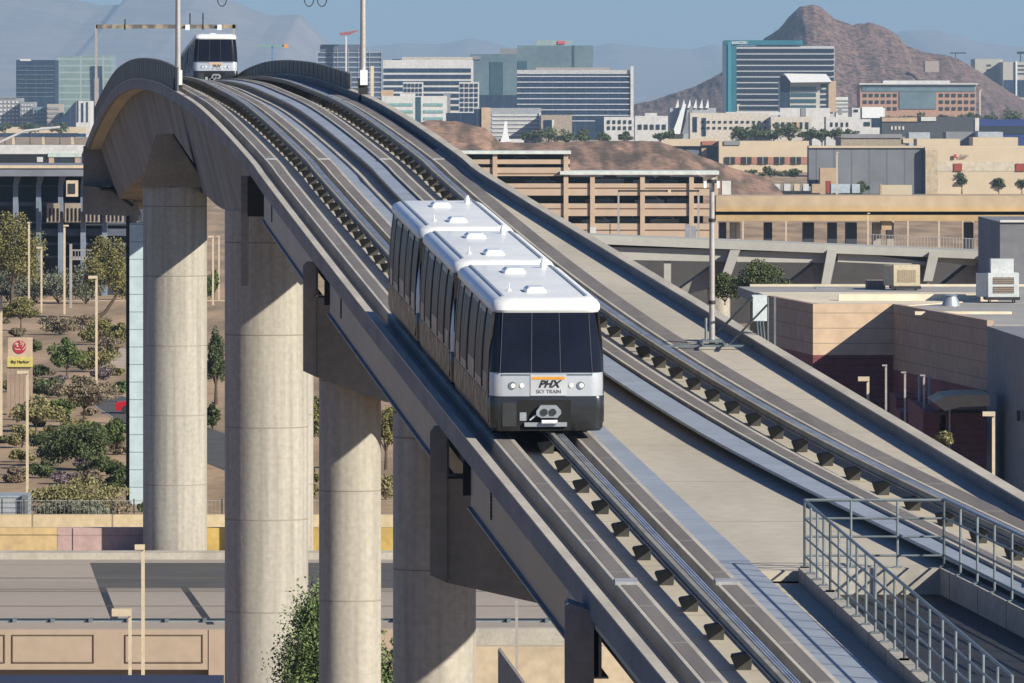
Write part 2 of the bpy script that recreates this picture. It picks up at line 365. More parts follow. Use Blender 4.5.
# pier caps with upstanding ears
def cap(name, Yf, xl, rt, rb, xb2, rb2, thick, ext):
    xl0 = px(xl[0], Yf); xl1 = px(xl[1], Yf); zt = rz(rt, Yf); zb = rz(rb, Yf); zb2 = rz(rb2, Yf)
    zg = ZT(Yf) - 1.9
    e = MB(); e.slab([(xl0, zb+.2), (xl1, zb), (xl1, zt), (xl0+.1, zt), (xl0, zt-.12)], Yf, Yf+.9)
    xr = px(xb2, Yf); right = XE(Yf) - .3; mid = xr + (right-xr)*.5
    c_ = MB(); c_.slab([(xl1+.003, zb), (xr, zb2), (mid, zb2-.25), (right, zb2+.4), (right, zg-.1), (xl1+.003, zg)], Yf+.08, Yf+thick)
    o = c_.build('pier_cap', CAPC, gw); e.build('cap_upstand', CAPC, o)
    r_ = MB(); r_.box(xl1+.45, right-.2, Yf-7.5, Yf+.05, ZT(Yf-4)-1.75, ZT(Yf-4)-.95); r_.build('recess_shade_block', BLACK, o)  # solid black block stands for the shade inside the girder recess
    return o
c2 = cap('cap', 264, (303,316), 262, 377, 385, 402, 3.0, 0)
c3 = cap('cap', 203.4, (430,447), 427, 583, 545, 605, 3.0, 0)
e = MB(); e.box(px(241,312), px(248,312), 312, 313, rz(286,312), rz(180,312)); e.box(px(241,312), px(250,312), 311.8, 313, rz(184,312), rz(176,312)); c1 = e.build('cap_upstand', CAPC, gw)
e = MB(); e.box(px(251,311), px(300,311), 307, 312, rz(215,311), ZT(308)-.6); e.build('recess_shade_block', BLACK, c1)  # black block in place of the shaded gap beside the upstand
# nearest support: a tall pier wall
e = MB(); e.slab([(px(565,161.6),-30),(px(594,161.6),-30),(px(594,161.6),rz(612,161.6)),(px(568,161.6),rz(603,161.6)),(px(565,161.6),rz(606,161.6))], 161.6, 163.2)
e.box(px(594,161.6)+.003, XE(161.6)-.4, 161.7, 164, -30, ZT(161.6)-2.3); e.build('pier_wall', CAPC, gw)
def column(xc, wpx, Y, ztop, bands=True, zb=-30.5):
    s_ = F/Y; r = wpx/2/s_; X = px(xc, Y); mb = MB(); z = ztop; prof = [(r, z)]
    prof += [(r, zb)]
    mb.lathe(X, Y, prof[::-1], 64); return mb.build('column', CONC, gw, smooth=True)
column(175, 64, 420, rz(187, 420), zb=-24.6)
column(175+ 5.6*19, 64, 420.5, rz(187, 420), zb=-24.6)
column(266.5, 83.5, 317, rz(210, 317))
column(350, 62, 266, rz(380, 266)+.5)
column(434.5, 83, 222, ZT(222)-1.9)
# flared head on the far column
hd = MB(); X = px(175,420)
z0 = rz(187,420); zz = rz(134,420)
hd.add([(X-1.75,418.4,z0),(X+1.75,418.4,z0),(X+1.75,421.8,z0),(X-1.75,421.8,z0),(px(157,420),418.9,zz),(px(173,420),418.9,zz),(px(173,420),421.2,zz),(px(157,420),421.2,zz)],
       [(0,3,2,1),(4,5,6,7),(0,1,5,4),(1,2,6,5),(2,3,7,6),(3,0,4,7)])
hd.build('flared_head', M('bounce_lit_concrete', (.42,.31,.20), (.32,.24,.16), .9, scale=.6), gw)  # brown tone is reflected light put into the concrete colour
# far pier at the end of the hump
fp = MB(); fp.slab([W2(84,185,585), W2(130,190,585), W2(140,216,585), W2(84,214,585)], 583, 588); fp.box(px(84,585),px(128,585),584,592,rz(186,585),rz(146,585))
o = fp.build('pier_cap', CAPC, gw)
fp = MB(); fp.tube((px(133,585),586,GZ), (px(133,585),586,rz(214,585)), .55, 20); fp.build('column', CAPC, gw, smooth=True)
fp = MB(); fp.tube(W(112,190,582), W(133,206,582), .12); fp.tube(W(100,189,582), W(118,190,582), .1); fp.build('brace', DARK, gw)
# pit kerbs
KERB = M('pit_kerb_concrete', (.40,.375,.335), (.31,.29,.26), .85, scale=.8, fscale=6, lines=[(1, 2.6, .07, (.12,.11,.10))])
sweep(PL, [(-.02,-1.2),(.22,-1.2),(.22,-.27),(-.02,-.27)], 120, PIT, 3).build('pit_kerb', KERB, gw)
sweep(PR, [(-.22,-1.2),(.02,-1.2),(.02,-.25),(-.22,-.25)], 120, PIT, 3).build('pit_kerb', KERB, gw)
b = MB(); b.box(PL(PIT), PR(PIT), PIT-.25, PIT+.01, ZT(PIT)-1.5, ZT(PIT)-.27); b.build('pit_kerb', KERB, gw)

# ------------------------------------------------------------------ pit floor, platform below
b = MB(); b.box(7.2, 20, 146, 160, -15.5, -15.2); tag(b.build('lower_platform', M('lower_floor',(.46,.36,.25),None,.8,scale=.5)), 'tan concrete platform floor seen down in the stair opening', 'platform')
b = MB(); b.box(8.2, 13.5, 147.5, 148.1, -15.2, -14.75); tag(b.build('platform_edge_beam', WHITE), 'white edge beam lying across the bottom of the stair opening', 'beam')
b = MB(); b.box(13.6, 26, 150, 158, -30, -11.6); tag(b.build('stair_shaft_wall', M('shaft_wall',(.10,.085,.07),(.07,.06,.05),.8,scale=.3)), 'dark brown shaft wall under the right kerb of the stair opening', 'wall')

# ------------------------------------------------------------------ stair railing
rl = thing('guard_railing', (PL(PIT), PIT, ZT(PIT)), 'grey galvanised pipe railing standing on the kerbs round the stair opening', 'railing')
HR = 1.42
def run(P, Q, n, h=HR, levels=(1, .73, .46, .18)):
    P = Vector(P); Q = Vector(Q); b = MB()
    for lv in levels:
        d = Vector((0, 0, h*lv)); b.tube(P+d, Q+d, .032 if lv == 1 else .024, 8)
    b.build('rail', GALVD, rl, smooth=True)
    for i in range(n+1):
        p = P.lerp(Q, i/n); t = MB(); t.tube(p, p+Vector((0,0,h)), .028, 8); t.box(p.x-.09, p.x+.09, p.y-.09, p.y+.09, p.z, p.z+.03)
        t.build('post', GALVD, rl, smooth=True)
def kp(fn, Y, u, dz): return (fn(Y)+u, Y, ZT(Y)+dz)
A = kp(PL, PIT-.1, .10, -.27); B_ = kp(PL, 163.5, .10, -.27); C_ = kp(PL, 152, .10, -.27); D_ = kp(PL, 138, .10, -.27)
run(A, B_, 4); run(B_, C_, 8); run(C_, D_, 8)
A2 = kp(PR, PIT-.1, -.10, -.25)
run((A[0],A[1],ZT(PIT)-.27), (A2[0],A2[1],ZT(PIT)-.27), 3)
run(A2, kp(PR, 152, -.10, -.25), 10)

# ------------------------------------------------------------------ fences on the hump
FEN = M('dark_screen', (.075,.085,.08), (.055,.06,.058), .6, .3, scale=.5)
FENP = M('screen_post', (.20,.21,.20), None, .6, .3, scale=.5)
for fx, off, lab, ya in ((XLE, .1, 'dark slatted safety screen along the left edge of the hump', 392), (XE, -.15, 'dark slatted safety screen along the right edge of the hump', 383)):
    zb = .0 if fx is XLE else -.12
    f_ = thing('safety_screen', (fx(ya), ya, ZT(ya)), lab, 'screen', 'safety screens on the crest of the bridge')
    b = MB(); sweep(fx, rect(off-.01, off+.01, zb, zb+1.12), ya, 566, 4, b); b.build('mesh_panel', FEN, f_)
    b = MB(); sweep(fx, rect(off-.05, off+.05, zb+1.12, zb+1.18), ya, 566, 4, b); b.build('top_rail', FENP, f_)
    for Y in yr(ya, 566, 4.4):
        b = MB(); b.box(fx(Y)+off-.035, fx(Y)+off+.035, Y-.04, Y+.04, ZT(Y)+zb, ZT(Y)+zb+1.15); b.build('post', FENP, f_)

# ------------------------------------------------------------------ train
def plan(wd, y0, y1, r, z, n=5, inset=0):
    pts = []; h = wd/2
    for (cx, cy, a0) in ((h-r, y0+r, -90), (h-r, y1-r, 0), (-h+r, y1-r, 90), (-h+r, y0+r, 180)):
        for i in range(n+1):
            a = R(a0 + 90*i/n); pts.append((cx + r*math.cos(a), cy + r*math.sin(a), z))
    return pts
def make_train(label):
    root = thing('people_mover_train', (0,0,0), label, 'train', 'people mover trains on the guideway', rot=(0.0001,0,0))
    Lc = 11.7; pitch = 12.9
    for k in range(3):
        ya = k*pitch; yb = ya + Lc; first = (k == 0)
        fr = lambda z: ya + (.0 if z < 1.63 else (z-1.63)*.16)
        bd = MB()
        lv = [(1.07,2.78),(1.35,2.79),(1.63,2.77),(2.1,2.73),(2.6,2.65),(3.12,2.52)]
        bd.rings([plan(w_, fr(z), yb, .34, z) for z, w_ in lv]); car = bd.build('car_body', SILV, root, smooth=True)
        sk = MB(); sk.rings([plan(w_, ya+s_, yb, .22, z) for z, w_, s_ in ((.22,2.66,.06),(.30,2.76,0),(.7,2.80,-.02),(1.0,2.80,-.02),(1.065,2.76,0))]); sk.build('skirt', SKIRT, car, smooth=True)
        rf = MB(); rf.rings([plan(w_, fr(3.12)+s_, yb-s_*.6, r_, z) for z, w_, s_, r_ in ((3.08,2.58,-.03,.34),(3.14,2.66,-.06,.38),(3.26,2.66,-.03,.40),(3.35,2.54,.07,.40),(3.41,2.3,.22,.36),(3.43,2.1,.40,.3))])
        r_ = rf.build('roof', ROOFT, car, smooth=True)
        for sx in (-1, 1):
            g = MB(); g.box(sx*1.02-.03, sx*1.02+.03, ya+.8, yb-.5, 3.42, 3.455); g.build('gutter', GALV, r_)
        for (hx, hy, ww) in ((-.10, ya+2.0, .42), (-.1, ya+8.4, .46)):
            h = MB(); h.rings([plan(ww+.10, hy, hy+.9, .06, 3.43, 2), plan(ww+.06, hy+.02, hy+.88, .06, 3.50, 2), plan(ww-.08, hy+.14, hy+.76, .05, 3.56, 2)])
            h.v = [(v[0]+hx, v[1], v[2]) for v in h.v]; h.build('roof_hatch', WHITE, r_)
        a = MB(); a.lathe(.78, yb-1.3, [(.085,3.42),(.085,3.56),(.05,3.57),(.05,3.64)], 12); a.build('roof_vent', WHITE, r_, smooth=True)
        a = MB(); a.lathe(-.72, ya+2.6, [(.07,3.42),(.05,3.47),(.012,3.50),(.012,3.62)], 10); a.build('antenna', WHITE, r_)
        # sides: windows and doors, following the tumblehome
        def sidew(z):
            zs = [q[0] for q in lv]; ws = [q[1]/2 for q in lv]; return float(np.interp(z, zs, ws))
        def panel(y0, y1, z0, z1, sx, pr, mat, name, par):
            zz = [z0 + (z1-z0)*i/6 for i in range(7)]; mb = MB(); vs = []
            for z in zz: vs += [(sx*(sidew(z)+pr), y0, z), (sx*(sidew(z)+pr), y1, z), (sx*(sidew(z)-.03), y1, z), (sx*(sidew(z)-.03), y0, z)]
            fs = []
            for i in range(6):
                for j in range(4): fs.append((i*4+j, i*4+(j+1)%4, i*4+4+(j+1)%4, i*4+4+j))
            fs += [(0,1,2,3), (24,25,26,27)]; mb.add(vs, fs); return mb.build(name, mat, par)
        for sx in (-1, 1):
            panel(ya+.32, yb-.32, 1.0, 3.08, sx, .006, SIDE_REFL, 'side_panel', car)
            for y0 in (ya+2.35, ya+7.2):
                d = panel(y0, y0+2.3, 1.10, 3.02, sx, .016, SIDE_REFL, 'door', car)
                for dy in (-.20, 2.14): panel(y0+dy, y0+dy+.28, 1.12, 3.04, sx, .028, BLACK, 'door_pocket', car)
                panel(y0+.2, y0+1.05, 1.3, 2.9, sx, .022, SGLASS, 'door_window', d); panel(y0+1.25, y0+2.1, 1.3, 2.9, sx, .022, SGLASS, 'door_window', d)
            for y0, y1 in ((ya+.82, ya+2.1), (ya+4.85, ya+6.95), (ya+9.8, ya+11.0)):
                panel(y0, y1, 1.55, 2.96, sx, .014, SGLASS, 'side_window', car)
            s_ = MB(); s_.box(min(sx*1.38,sx*1.412), max(sx*1.38,sx*1.412), ya+.25, yb-.25, .42, 1.06); s_.build('side_skirt_panel', WRAP2, car)
        # ends
        for sx in (-1, 1):
            panel(ya+.30, ya+.78, 1.10, 3.08, sx, .02, SGLASS, 'corner_panel', car)
            panel(yb-.62, yb-.30, 1.10, 3.08, sx, .02, SGLASS, 'corner_panel', car)
        if not first:
            b = MB(); b.box(-1.30, 1.30, ya-.012, ya+.1, 1.10, 3.06); b.build('end_wall', BLACK, car)
        if first:
            g = MB(); rs = []
            for z in (1.64,1.9,2.2,2.5,2.8,3.09):
                h = sidew(z)+.010; y = fr(z)-.012; r1 = .34; ring = []
                for i in range(6): a_ = R(180 + 8 + 82*i/5); ring.append((-h+r1+r1*math.cos(a_), y+r1+r1*math.sin(a_), z))
                for i in range(6): a_ = R(270 + 82*i/5); ring.append((h-r1+r1*math.cos(a_), y+r1+r1*math.sin(a_), z))
                rs.append(ring)
            n = 12; vs = [p for q in rs for p in q] + [(p[0]*.97, p[1]+.06, p[2]) for q in rs for p in q]; fs = []
            for j in range(5):
                for i in range(n-1): fs.append((j*n+i, j*n+i+1, (j+1)*n+i+1, (j+1)*n+i))
            g.add(vs[:6*n], fs); ws = g.build('windscreen', GLASS, car, smooth=True, recalc=False)
            for mx in (-1.14, -.38, .33, 1.1):
                a = MB(); k_ = .93
                a.add([(mx-.005,fr(1.64)-.022,1.64),(mx+.005,fr(1.64)-.022,1.64),(mx*k_+.005,fr(3.09)-.022,3.09),(mx*k_-.005,fr(3.09)-.022,3.09),
                       (mx-.007,fr(1.64)-.0,1.64),(mx+.007,fr(1.64),1.64),(mx*k_+.007,fr(3.09),3.09),(mx*k_-.007,fr(3.09),3.09)],
                      [(0,1,2,3),(4,7,6,5),(0,4,5,1),(1,5,6,2),(2,6,7,3),(3,7,4,0)])
                a.build('mullion', M('mullion_grey',(.10,.11,.13),None,.5), ws)
            dp = MB(); dp.box(-.40, .47, ya-.018, ya+.02, 1.085, 1.60); dp = dp.build('front_door_panel', M('door_silver',(.66,.68,.72),None,.3,.2,scale=1,fine=.02), car)
            b = MB(); b.box(-.36, .43, ya-.026, ya-.016, 1.475, 1.54); b.build('orange_strip', ORANGE, dp)
            text_part('PHX', .235, INK, dp, (.04, ya-.024, 1.36), shear=.35, bold=.010, sx=1.08)
            text_part('SKY TRAIN', .125, M('grey_lettering',(.12,.12,.14),None,.5), dp, (.04, ya-.024, 1.18), sx=1.0)
            gr = MB(); gr.box(-1.10, 1.10, ya-.014, ya+.02, 1.575, 1.612); gr.build('bumper_line', GALVD, car)
            for sx in (-1, 1):
                for hx, hr, mt in ((.83,.095,GALVD),(.60,.055,LAMPG)):
                    b = MB(); b.tube((sx*hx+(-.01), ya+.02, 1.33), (sx*hx-.01, ya-.022, 1.33), hr, 20); l_ = b.build('headlight', mt, car, smooth=True)
                    if hr > .08:
                        b = MB(); b.tube((sx*hx-.01+.02, ya, 1.33), (sx*hx+.01, ya-.03, 1.33), hr*.6, 16); b.build('lens', LAMPG, l_, smooth=True)
            rc = MB(); rc.box(-.72, .58, ya-.028, ya+.03, .24, .98); rc = rc.build('coupler_shade_plate', BLACK, car)  # flat black box painted as the shaded coupler cavity
            b = MB(); b.slab([(-.27,.62),(-.16,.56),(.24,.56),(.33,.66),(.33,.74),(.22,.86),(-.17,.86),(-.27,.72)], ya-.20, ya-.03); b.build('coupler', GALV, rc)
            b = MB(); b.tube((.13,ya-.23,.70),(.13,ya-.19,.70),.085,14); b.tube((-.08,ya-.23,.70),(-.08,ya-.19,.70),.085,14); b.build('coupler_socket', DARK, rc)
            b = MB(); b.tube((-.14,ya-.18,.46),(.24,ya-.18,.46),.05,12); b.tube((-.28,ya-.15,.62),(-.42,ya-.1,.5),.02); b.build('coupler_bar', WHITE, rc)
            b = MB(); b.box(-.55,.48,ya-.12,ya-.03,.34,.44); b.build('coupler_tray', GALV, rc)
            b = MB(); b.box(-.66,-.5,ya-.05,ya-.03,.48,.68); b.build('recess_plate', GALV, rc)
            b = MB(); b.box(-1.08,-.74,ya-.034,ya-.02,.34,.92); b.build('grille', DARK, car)
        else:
            b = MB(); b.box(-.7, .7, ya-1.2, ya+.1, 1.0, 2.9); b.build('gangway_bellows', BLACK, car)
            b = MB(); b.lathe(-1.05, ya-.34, [(.2,1.05),(.28,1.2),(.28,1.6),(.14,1.85)], 14); b.build('coupling_guard', SILV, car, smooth=True)
        for by in (ya+2.2, yb-2.6):
            for sx in (-1.02, 1.02):
                b = MB(); b.tube((sx-.16, by, .46), (sx+.16, by, .46), .46, 20); b.build('wheel', DARK, car, smooth=True)
    return root
tr = make_train('white three-car people mover train with PHX lettering running down the near slope')
def put(o, Y, fx):
    th = math.atan(-(fx(Y+19) - fx(Y+19-30)) / 30) if Y < 300 else math.atan(-(fx(Y+19)-fx(Y))/19)
    sl = math.atan((ZT(Y+36) - ZT(Y)) / 36)
    o.location = (fx(Y), Y, ZT(Y) - (.0 if Y < 300 else .0)); o.rotation_euler = (sl, 0, th)
put(tr, 193.6, XL)
tr2 = copy_tree(tr); tr2['label'] = 'distant people mover train just coming over the crest of the hump'
put(tr2, 506, XR)

# ------------------------------------------------------------------ gantries and poles on the guideway
POLE = M('gantry_pole_grey', (.44,.42,.41), (.36,.34,.33), .5, .3, scale=.8)
g = thing('signal_gantry', (XLE(396)-.25, 396, ZT(396)), 'tall grey gantry rising out of frame on both sides of the hump', 'gantry', 'gantries over the guideway')
xa = px(178,396); xb = px(363,372)
for xx, YY, rb in ((xa,396,100),(xb,372,98)):
    b = MB(); b.tube((xx,YY,rz(rb,YY)), (xx,YY,rz(-14,YY)), .15, 14, .12); p_ = b.build('post', POLE, g, smooth=True)
    b = MB(); b.box(xx-.13,xx+.22,YY-.3,YY-.1,rz(85,YY),rz(70,YY)); b.build('cabinet', WHITE, p_)
    b = MB(); b.box(xx-.22,xx+.22,YY-.15,YY+.2,rz(103,YY),rz(78,YY)); b.build('bracket', DARK, p_)
b = MB(); b.box(xx+.35, xx+.5, YY, YY+.3, rz(100,YY), rz(66,YY)); b.build('stub_post', BEIGEP, g)
b = MB(); b.tube((xa,396,rz(-12,396)), (xb,372,rz(-12,372)), .12, 8); bm_ = b.build('beam', POLE, g)
for xx in (222, 309, 322):
    b = MB(); YY = 396-24*(xx-178)/185; c0 = W(xx,-1,YY); rr = .22
    pr = None
    for i in range(11):
        a_ = R(-200*i/10 + 10); p = c0 + Vector((rr*math.cos(a_),0,rr*math.sin(a_)*1.6))
        if pr: b.tube(pr, p, .025, 6)
        pr = p
    b.tube(c0+Vector((rr,0,0)), c0+Vector((rr,0,.5)), .025, 6); b.build('cable_loop', DARK, g)
g = thing('signal_gantry', (px(96,575), 575, ZT(575)), 'thin far gantry bridging the guideway behind the distant train', 'gantry', 'gantries over the guideway')
b = MB(); b.box(px(94.5,575),px(98.5,575),575,575.3,rz(106,575),rz(78,575)); b.box(px(95,575),px(97.3,575),575,575.2,rz(78,575),rz(24,575)); b.build('post', POLE, g)
b = MB(); b.box(px(232.5,575),px(235,575),575,575.2,rz(84,575),rz(24,575)); b.build('post', POLE, g)
b = MB(); b.box(px(96,575),px(236,575),575,575.2,rz(28.5,575),rz(24.5,575)); b.build('beam', M('gantry_beam_tan',(.33,.28,.2),(.12,.11,.1),.6,scale=.8,stretch=(1.5,1,1),lo=.45,hi=.55), g)
for xx in (125,190,203):
    b = MB(); b.tube(W(xx,13 if xx>130 else 19,575), W(xx,30,575), .05, 6); b.build('aerial', DARK, g)
for xx in (187,219):
    b = MB(); b.box(px(xx-2,574),px(xx+2.5,574),574.5,574.9,rz(30,574),rz(24.5,574)); b.build('signal_box', WHITE, g)
g = thing('mast', W(712,346,222), 'slender grey mast with ladder frame foot standing on the right deck', 'mast')
b = MB(); b.tube(W(712,346,222), W(712,178,222), .085, 14, .07); b.build('pole', POLE, g, smooth=True)
for ra_, rr_ in ((304,.10),(222,.095),(183,.14)):
    b = MB(); b.tube(W(712,ra_,222), W(712,ra_-3.5,222), rr_, 14); b.build('collar', DARK, g)
b = MB()
z = ZT(222)-.03
for YY in (220.4, 223.6): b.box(px(655,222), px(764,222), YY, YY+.12, z, z+.06)
for xx in (660, 700, 722, 755): b.box(px(xx,222), px(xx+2.5,222), 219.6, 224.3, z+.03, z+.09)
b.box(px(702,222), px(722,222), 221.6, 222.5, z+.09, z+.16)
b.build('base_frame', GALVD, g)
b = MB(); b.tube(W(706,340,222), W(706,318,222), .04); b.tube(W(716,334,223), W(753,296,221), .035); b.tube(W(729,345,222), W(768,304,221), .03); b.build('brace', GALVD, g)
for xx in (705, 718):
    b = MB(); b.box(px(xx-1.5,222), px(xx+1.5,222), 221.8, 222.1, rz(188,222), rz(181,222)); b.build('lamp_head', WHITE, g)
g = thing('equipment_cabinet', W(760,340,222), 'pale grey box cabinet held on a frame at the right parapet', 'cabinet')
b = MB(); b.box(px(753,222), px(767,222), 222, 222.4, rz(321,222), rz(295,222)); b.build('case', M('cabinet_blue_white',(.62,.70,.74),None,.5,scale=1), g)
b = MB(); b.box(px(774,222), px(776,222), 222, 222.1, rz(345,222), rz(297,222)); b.box(px(767.5,222), px(769,222), 222, 222.1, rz(345,222), rz(297,222))
for xx in (757,760,763): b.tube(W(xx,321,222), W(xx+2,342,221.5), .02, 6)
b.build('frame', GALVD, g)

exec_bg = True
# ================================================================== surroundings
def lamp_post(x, rb, rt, label, Y=None, arm=-8, head=7, th=3.0, mat=None, zb=None):
    Y = Y or gY(rb); s_ = F/Y; mat = mat or BEIGEP
    base = Vector((px(x,Y), Y, rz(rb,Y) if zb is None else zb)); top = rz(rt, Y)
    t = thing('street_lamp', base, label, 'street lamp', 'beige street lamps')
    b = MB(); hw = th/2/s_; b.box(base.x-hw, base.x+hw, Y-hw, Y+hw, base.z, top); p_ = b.build('pole', mat, t)
    b = MB(); a = base.x + arm/s_
    x0, x1 = sorted((base.x - (hw if arm > 0 else -hw), a)); b.box(x0, x1, Y-.25, Y+.25, top-head/s_*.5, top+.02); b.build('lamp_head', mat, t)
    return t
lamp_post(143, 672, 545, 'tall beige lamp pole on the near edge of the highway, left of the widest column', Y=340, arm=-8, head=9, th=3.4, zb=-27)
lamp_post(130, 672, 609, 'short beige lamp pole with long square head below the highway wall', Y=335, arm=-18, head=14, th=3.2, zb=-27)
lamp_post(96.5, 385, 276, 'beige lamp post in front of the bent desert tree', arm=-8, head=5, th=2.3)
lamp_post(27.3, 495, 371, 'beige lamp post beside the phoenix emblem sign', arm=-10, head=5, th=2.6)
lamp_post(64.5, 283, 225, 'pale lamp post with crossbar head behind the shrubs', arm=4, head=3, th=2.0, Y=880, zb=GZ)
lamp_post(29, 300, 222, 'pale lamp post with small head at the left tree', arm=-1.6, head=3, th=1.8, Y=880, zb=GZ)
lamp_post(41.5, 301, 247, 'short pale lamp post between left tree and shrubs', arm=-5, head=3, th=1.8, Y=880, zb=GZ)
lamp_post(1.2, 436, 296, 'beige pole at the left edge of the picture', arm=-3, head=3, th=2.4)
lamp_post(213, 305, 236, 'pale lamp post in the gap right of the far column', arm=-5, head=3, th=1.8)
lamp_post(219, 300, 236, 'second pale post in the gap between the two big columns', arm=-2, head=2, th=1.5)
lamp_post(100+868-100, 455, 377, 'lit beige lamp post beyond the right parapet', arm=-10, head=8, th=2.6, Y=470)
lamp_post(993.5, 485, 412, 'tall beige lamp post at right in front of the grey wall', arm=-11, head=8, th=3.0, Y=420)
for x_, rt_, lb in ((886,365,'leftmost of the three dark poles in front of the maroon wall'),(905,372,'middle dark pole in front of the maroon wall'),(924,375,'rightmost dark pole in front of the maroon wall')):
    lamp_post(x_, 470, rt_, lb, arm=-4, head=2, th=2.0, Y=455, mat=POLE)
for x_, rb_, rt_, lb in ((786,262,212,'slim post beyond the grey bridge, left of its slanted piers'),(868,300,213,'slim post crossing the shadow under the tan bridge'),(893,256,212,'slim post beside the lit round pier of the tan bridge'),(908,256,218,'short yellow post under the tan bridge'),(939,256,212,'slim post in the middle of the brown slope under the tan bridge'),(963,256,214,'slim post left of the dark square pier'),(973,256,216,'slim post between dark square piers'),(673,258,211,'thin yellow post in front of the parking garage'),(743,243,120+80,'thin post by the left end of the tan bridge'),(837,200,152,'tall thin mast in front of the dark warehouse wall'),(738,140,104,'thin mast beside the low white office'),(980,130,90,'tall thin mast at the foot of the rocky hill')):
    lamp_post(x_, rb_, rt_, lb, arm=2, head=1.5, th=1.4, Y=min(gY(rb_), 1900) if rb_ > 200 else gY(rb_))

# ---- walls and barriers by the highway
YEL = M('yellow_wall', (.55,.41,.21), (.47,.35,.19), .9, scale=.3)
YEL2 = M('pale_yellow_wall', (.58,.46,.29), (.50,.40,.26), .9, scale=.25, lines=[(0, 4.4, .10, (.25,.19,.12))])
PNK = M('pink_wall', (.48,.34,.33), (.42,.30,.29), .9, scale=.3, lines=[(2, .9, .05, (.30,.22,.21))])
b = MB(); b.box(-45, px(57,421), 421, 422, GZ, rz(528,421)); b.box(px(0,421),px(60,421),420.95,421,rz(534,421)-.03,rz(534,421)+.03); tag(b.build('noise_wall', YEL), 'yellow highway wall segment at far left under the fence', 'wall')
b = MB(); b.box(px(57,421)+.02, px(155,421), 421, 422, GZ, rz(528,421)); b.box(px(73,421),px(73,421)+.08,420.95,421,GZ,rz(528,421)); tag(b.build('noise_wall', PNK), 'pink highway wall segment next to the far column base', 'wall')
b = MB(); b.box(px(205,421), px(560,421), 421, 422, GZ, rz(528,421)); tag(b.build('noise_wall', M('bright_yellow_wall',(.52,.37,.12),None,.9,scale=.3)), 'bright yellow wall right of the far column base', 'wall')
b = MB(); b.box(-50, px(620,440), 440, 441, GZ-1, rz(515,440)); tag(b.build('retaining_wall', YEL2), 'long pale yellow retaining wall below the chain-link fence', 'wall')
b = MB(); b.box(-50, px(620,431), 422, 440, GZ, GZ+.06); tag(b.build('terrace', PLIN), kind='structure')
# chain link fence
fc = thing('chain_link_fence', (px(60,444), 444, GZ), 'thin dark chain-link fence running above the pale yellow wall', 'fence')
for xx in list(range(-20, 620, 22)):
    b = MB(); b.tube((px(xx,441.3),441.3,GZ), (px(xx,441.3),441.3,rz(499,441)), .035, 6); b.build('post', DARK, fc)
b = MB(); b.tube((px(-20,441.3),441.3,rz(501,441)), (px(620,441.3),441.3,rz(501,441)), .02, 6)
xx = px(-20,441)
while xx < px(620,441): b.box(xx, xx+.012, 441.29, 441.31, rz(515,441), rz(501,441)); xx += .22
b.build('mesh', POLE, fc)
# corrugated container at far left
b = MB(); b.box(px(-30,450), px(27,450), 450, 454, GZ, rz(496,450)); o = b.build('storage_container', M('corrugated_blue_grey',(.42,.47,.52),None,.5,.3,scale=.4,lines=[(2,.28,.08,(.2,.23,.27))])); tag(o, 'blue-grey corrugated container cut off at left behind the fence', 'container')
b = MB(); b.box(px(22,449.9), px(28,449.9), 449.7, 450, GZ, rz(495,450)); b.build('corner_post', GALVD, o)
# guard rail near edge of highway
gr = thing('guard_rail', (px(100,366), 366, GZ), 'dark blue steel guard rail along the near side of the highway', 'guard rail')
b = MB(); b.box(-45, 45, 366, 366.12, rz(623,366), rz(618.5,366)); b.box(-45, 45, 366.0, 366.12, rz(627,366), rz(624.5,366)); b.build('rail', M('blue_dark_steel',(.04,.06,.08),None,.4,.4,scale=1), gr)
b = MB(); b.box(-45, 45, 365.9, 366.0, rz(622.5,366)+.02, rz(620.5,366)); b.build('rail_lip', M('pale_steel',(.38,.45,.48),None,.4,.5,scale=1), gr)
for xx in range(-30, 640, 38):
    b = MB(); b.box(px(xx+5,365.7), px(xx+8.5,365.7), 365.3, 366.2, GZ, rz(618,366)); b.build('post', GALVD, gr)
BGW = M('bridge_wall_beige', (.44,.34,.26), (.38,.30,.23), .9, scale=.12, stretch=(1,1,.4), fscale=1.6, fine=.06)
w_ = thing('bridge_parapet_wall', (px(100,361), 361, -30), 'long beige road wall with recessed rectangular panels along the lower edge', 'wall')
b = MB(); b.box(-45, px(208,361), 360.6, 361.4, rz(669,361), rz(629,361)); b.build('wall', BGW, w_)
b = MB(); b.box(px(209,361), px(600,361), 360.6, 361.4, -31, rz(629,361)); b.build('end_wall', BGW, w_)
for xa_, xb_ in ((-70,5),(12,94),(125,203)):
    b = MB()
    for (p0, p1, q0, q1) in ((xa_,xb_,663,662),(xa_,xb_,635.5,634.8),(xa_,xa_+.9,663,635),(xb_-.9,xb_,663,635)):
        b.box(px(p0,360.5), px(p1,360.5), 360.55, 360.6, rz(q0,360.5), rz(q1,360.5))
    b.build('recessed_panel', M('panel_groove',(.17,.12,.09),None,.9), w_)
b = MB(); b.box(-45, px(208,361.), 362, 364, -31, rz(669,362)); b.build('void_shade', BLACK, w_)  # black box stands for the dark void below the wall
b = MB(); b.box(px(-200,150), px(224,150), 120, 150, -30, rz(675,150)); tag(b.build('shaded_roof', M('navy_roof_shade',(.018,.030,.075),None,.8,scale=.2)), 'dark shaded flat roof cut off along the bottom left edge', 'roof')  # roof lying in shade, the shade put into its navy colour
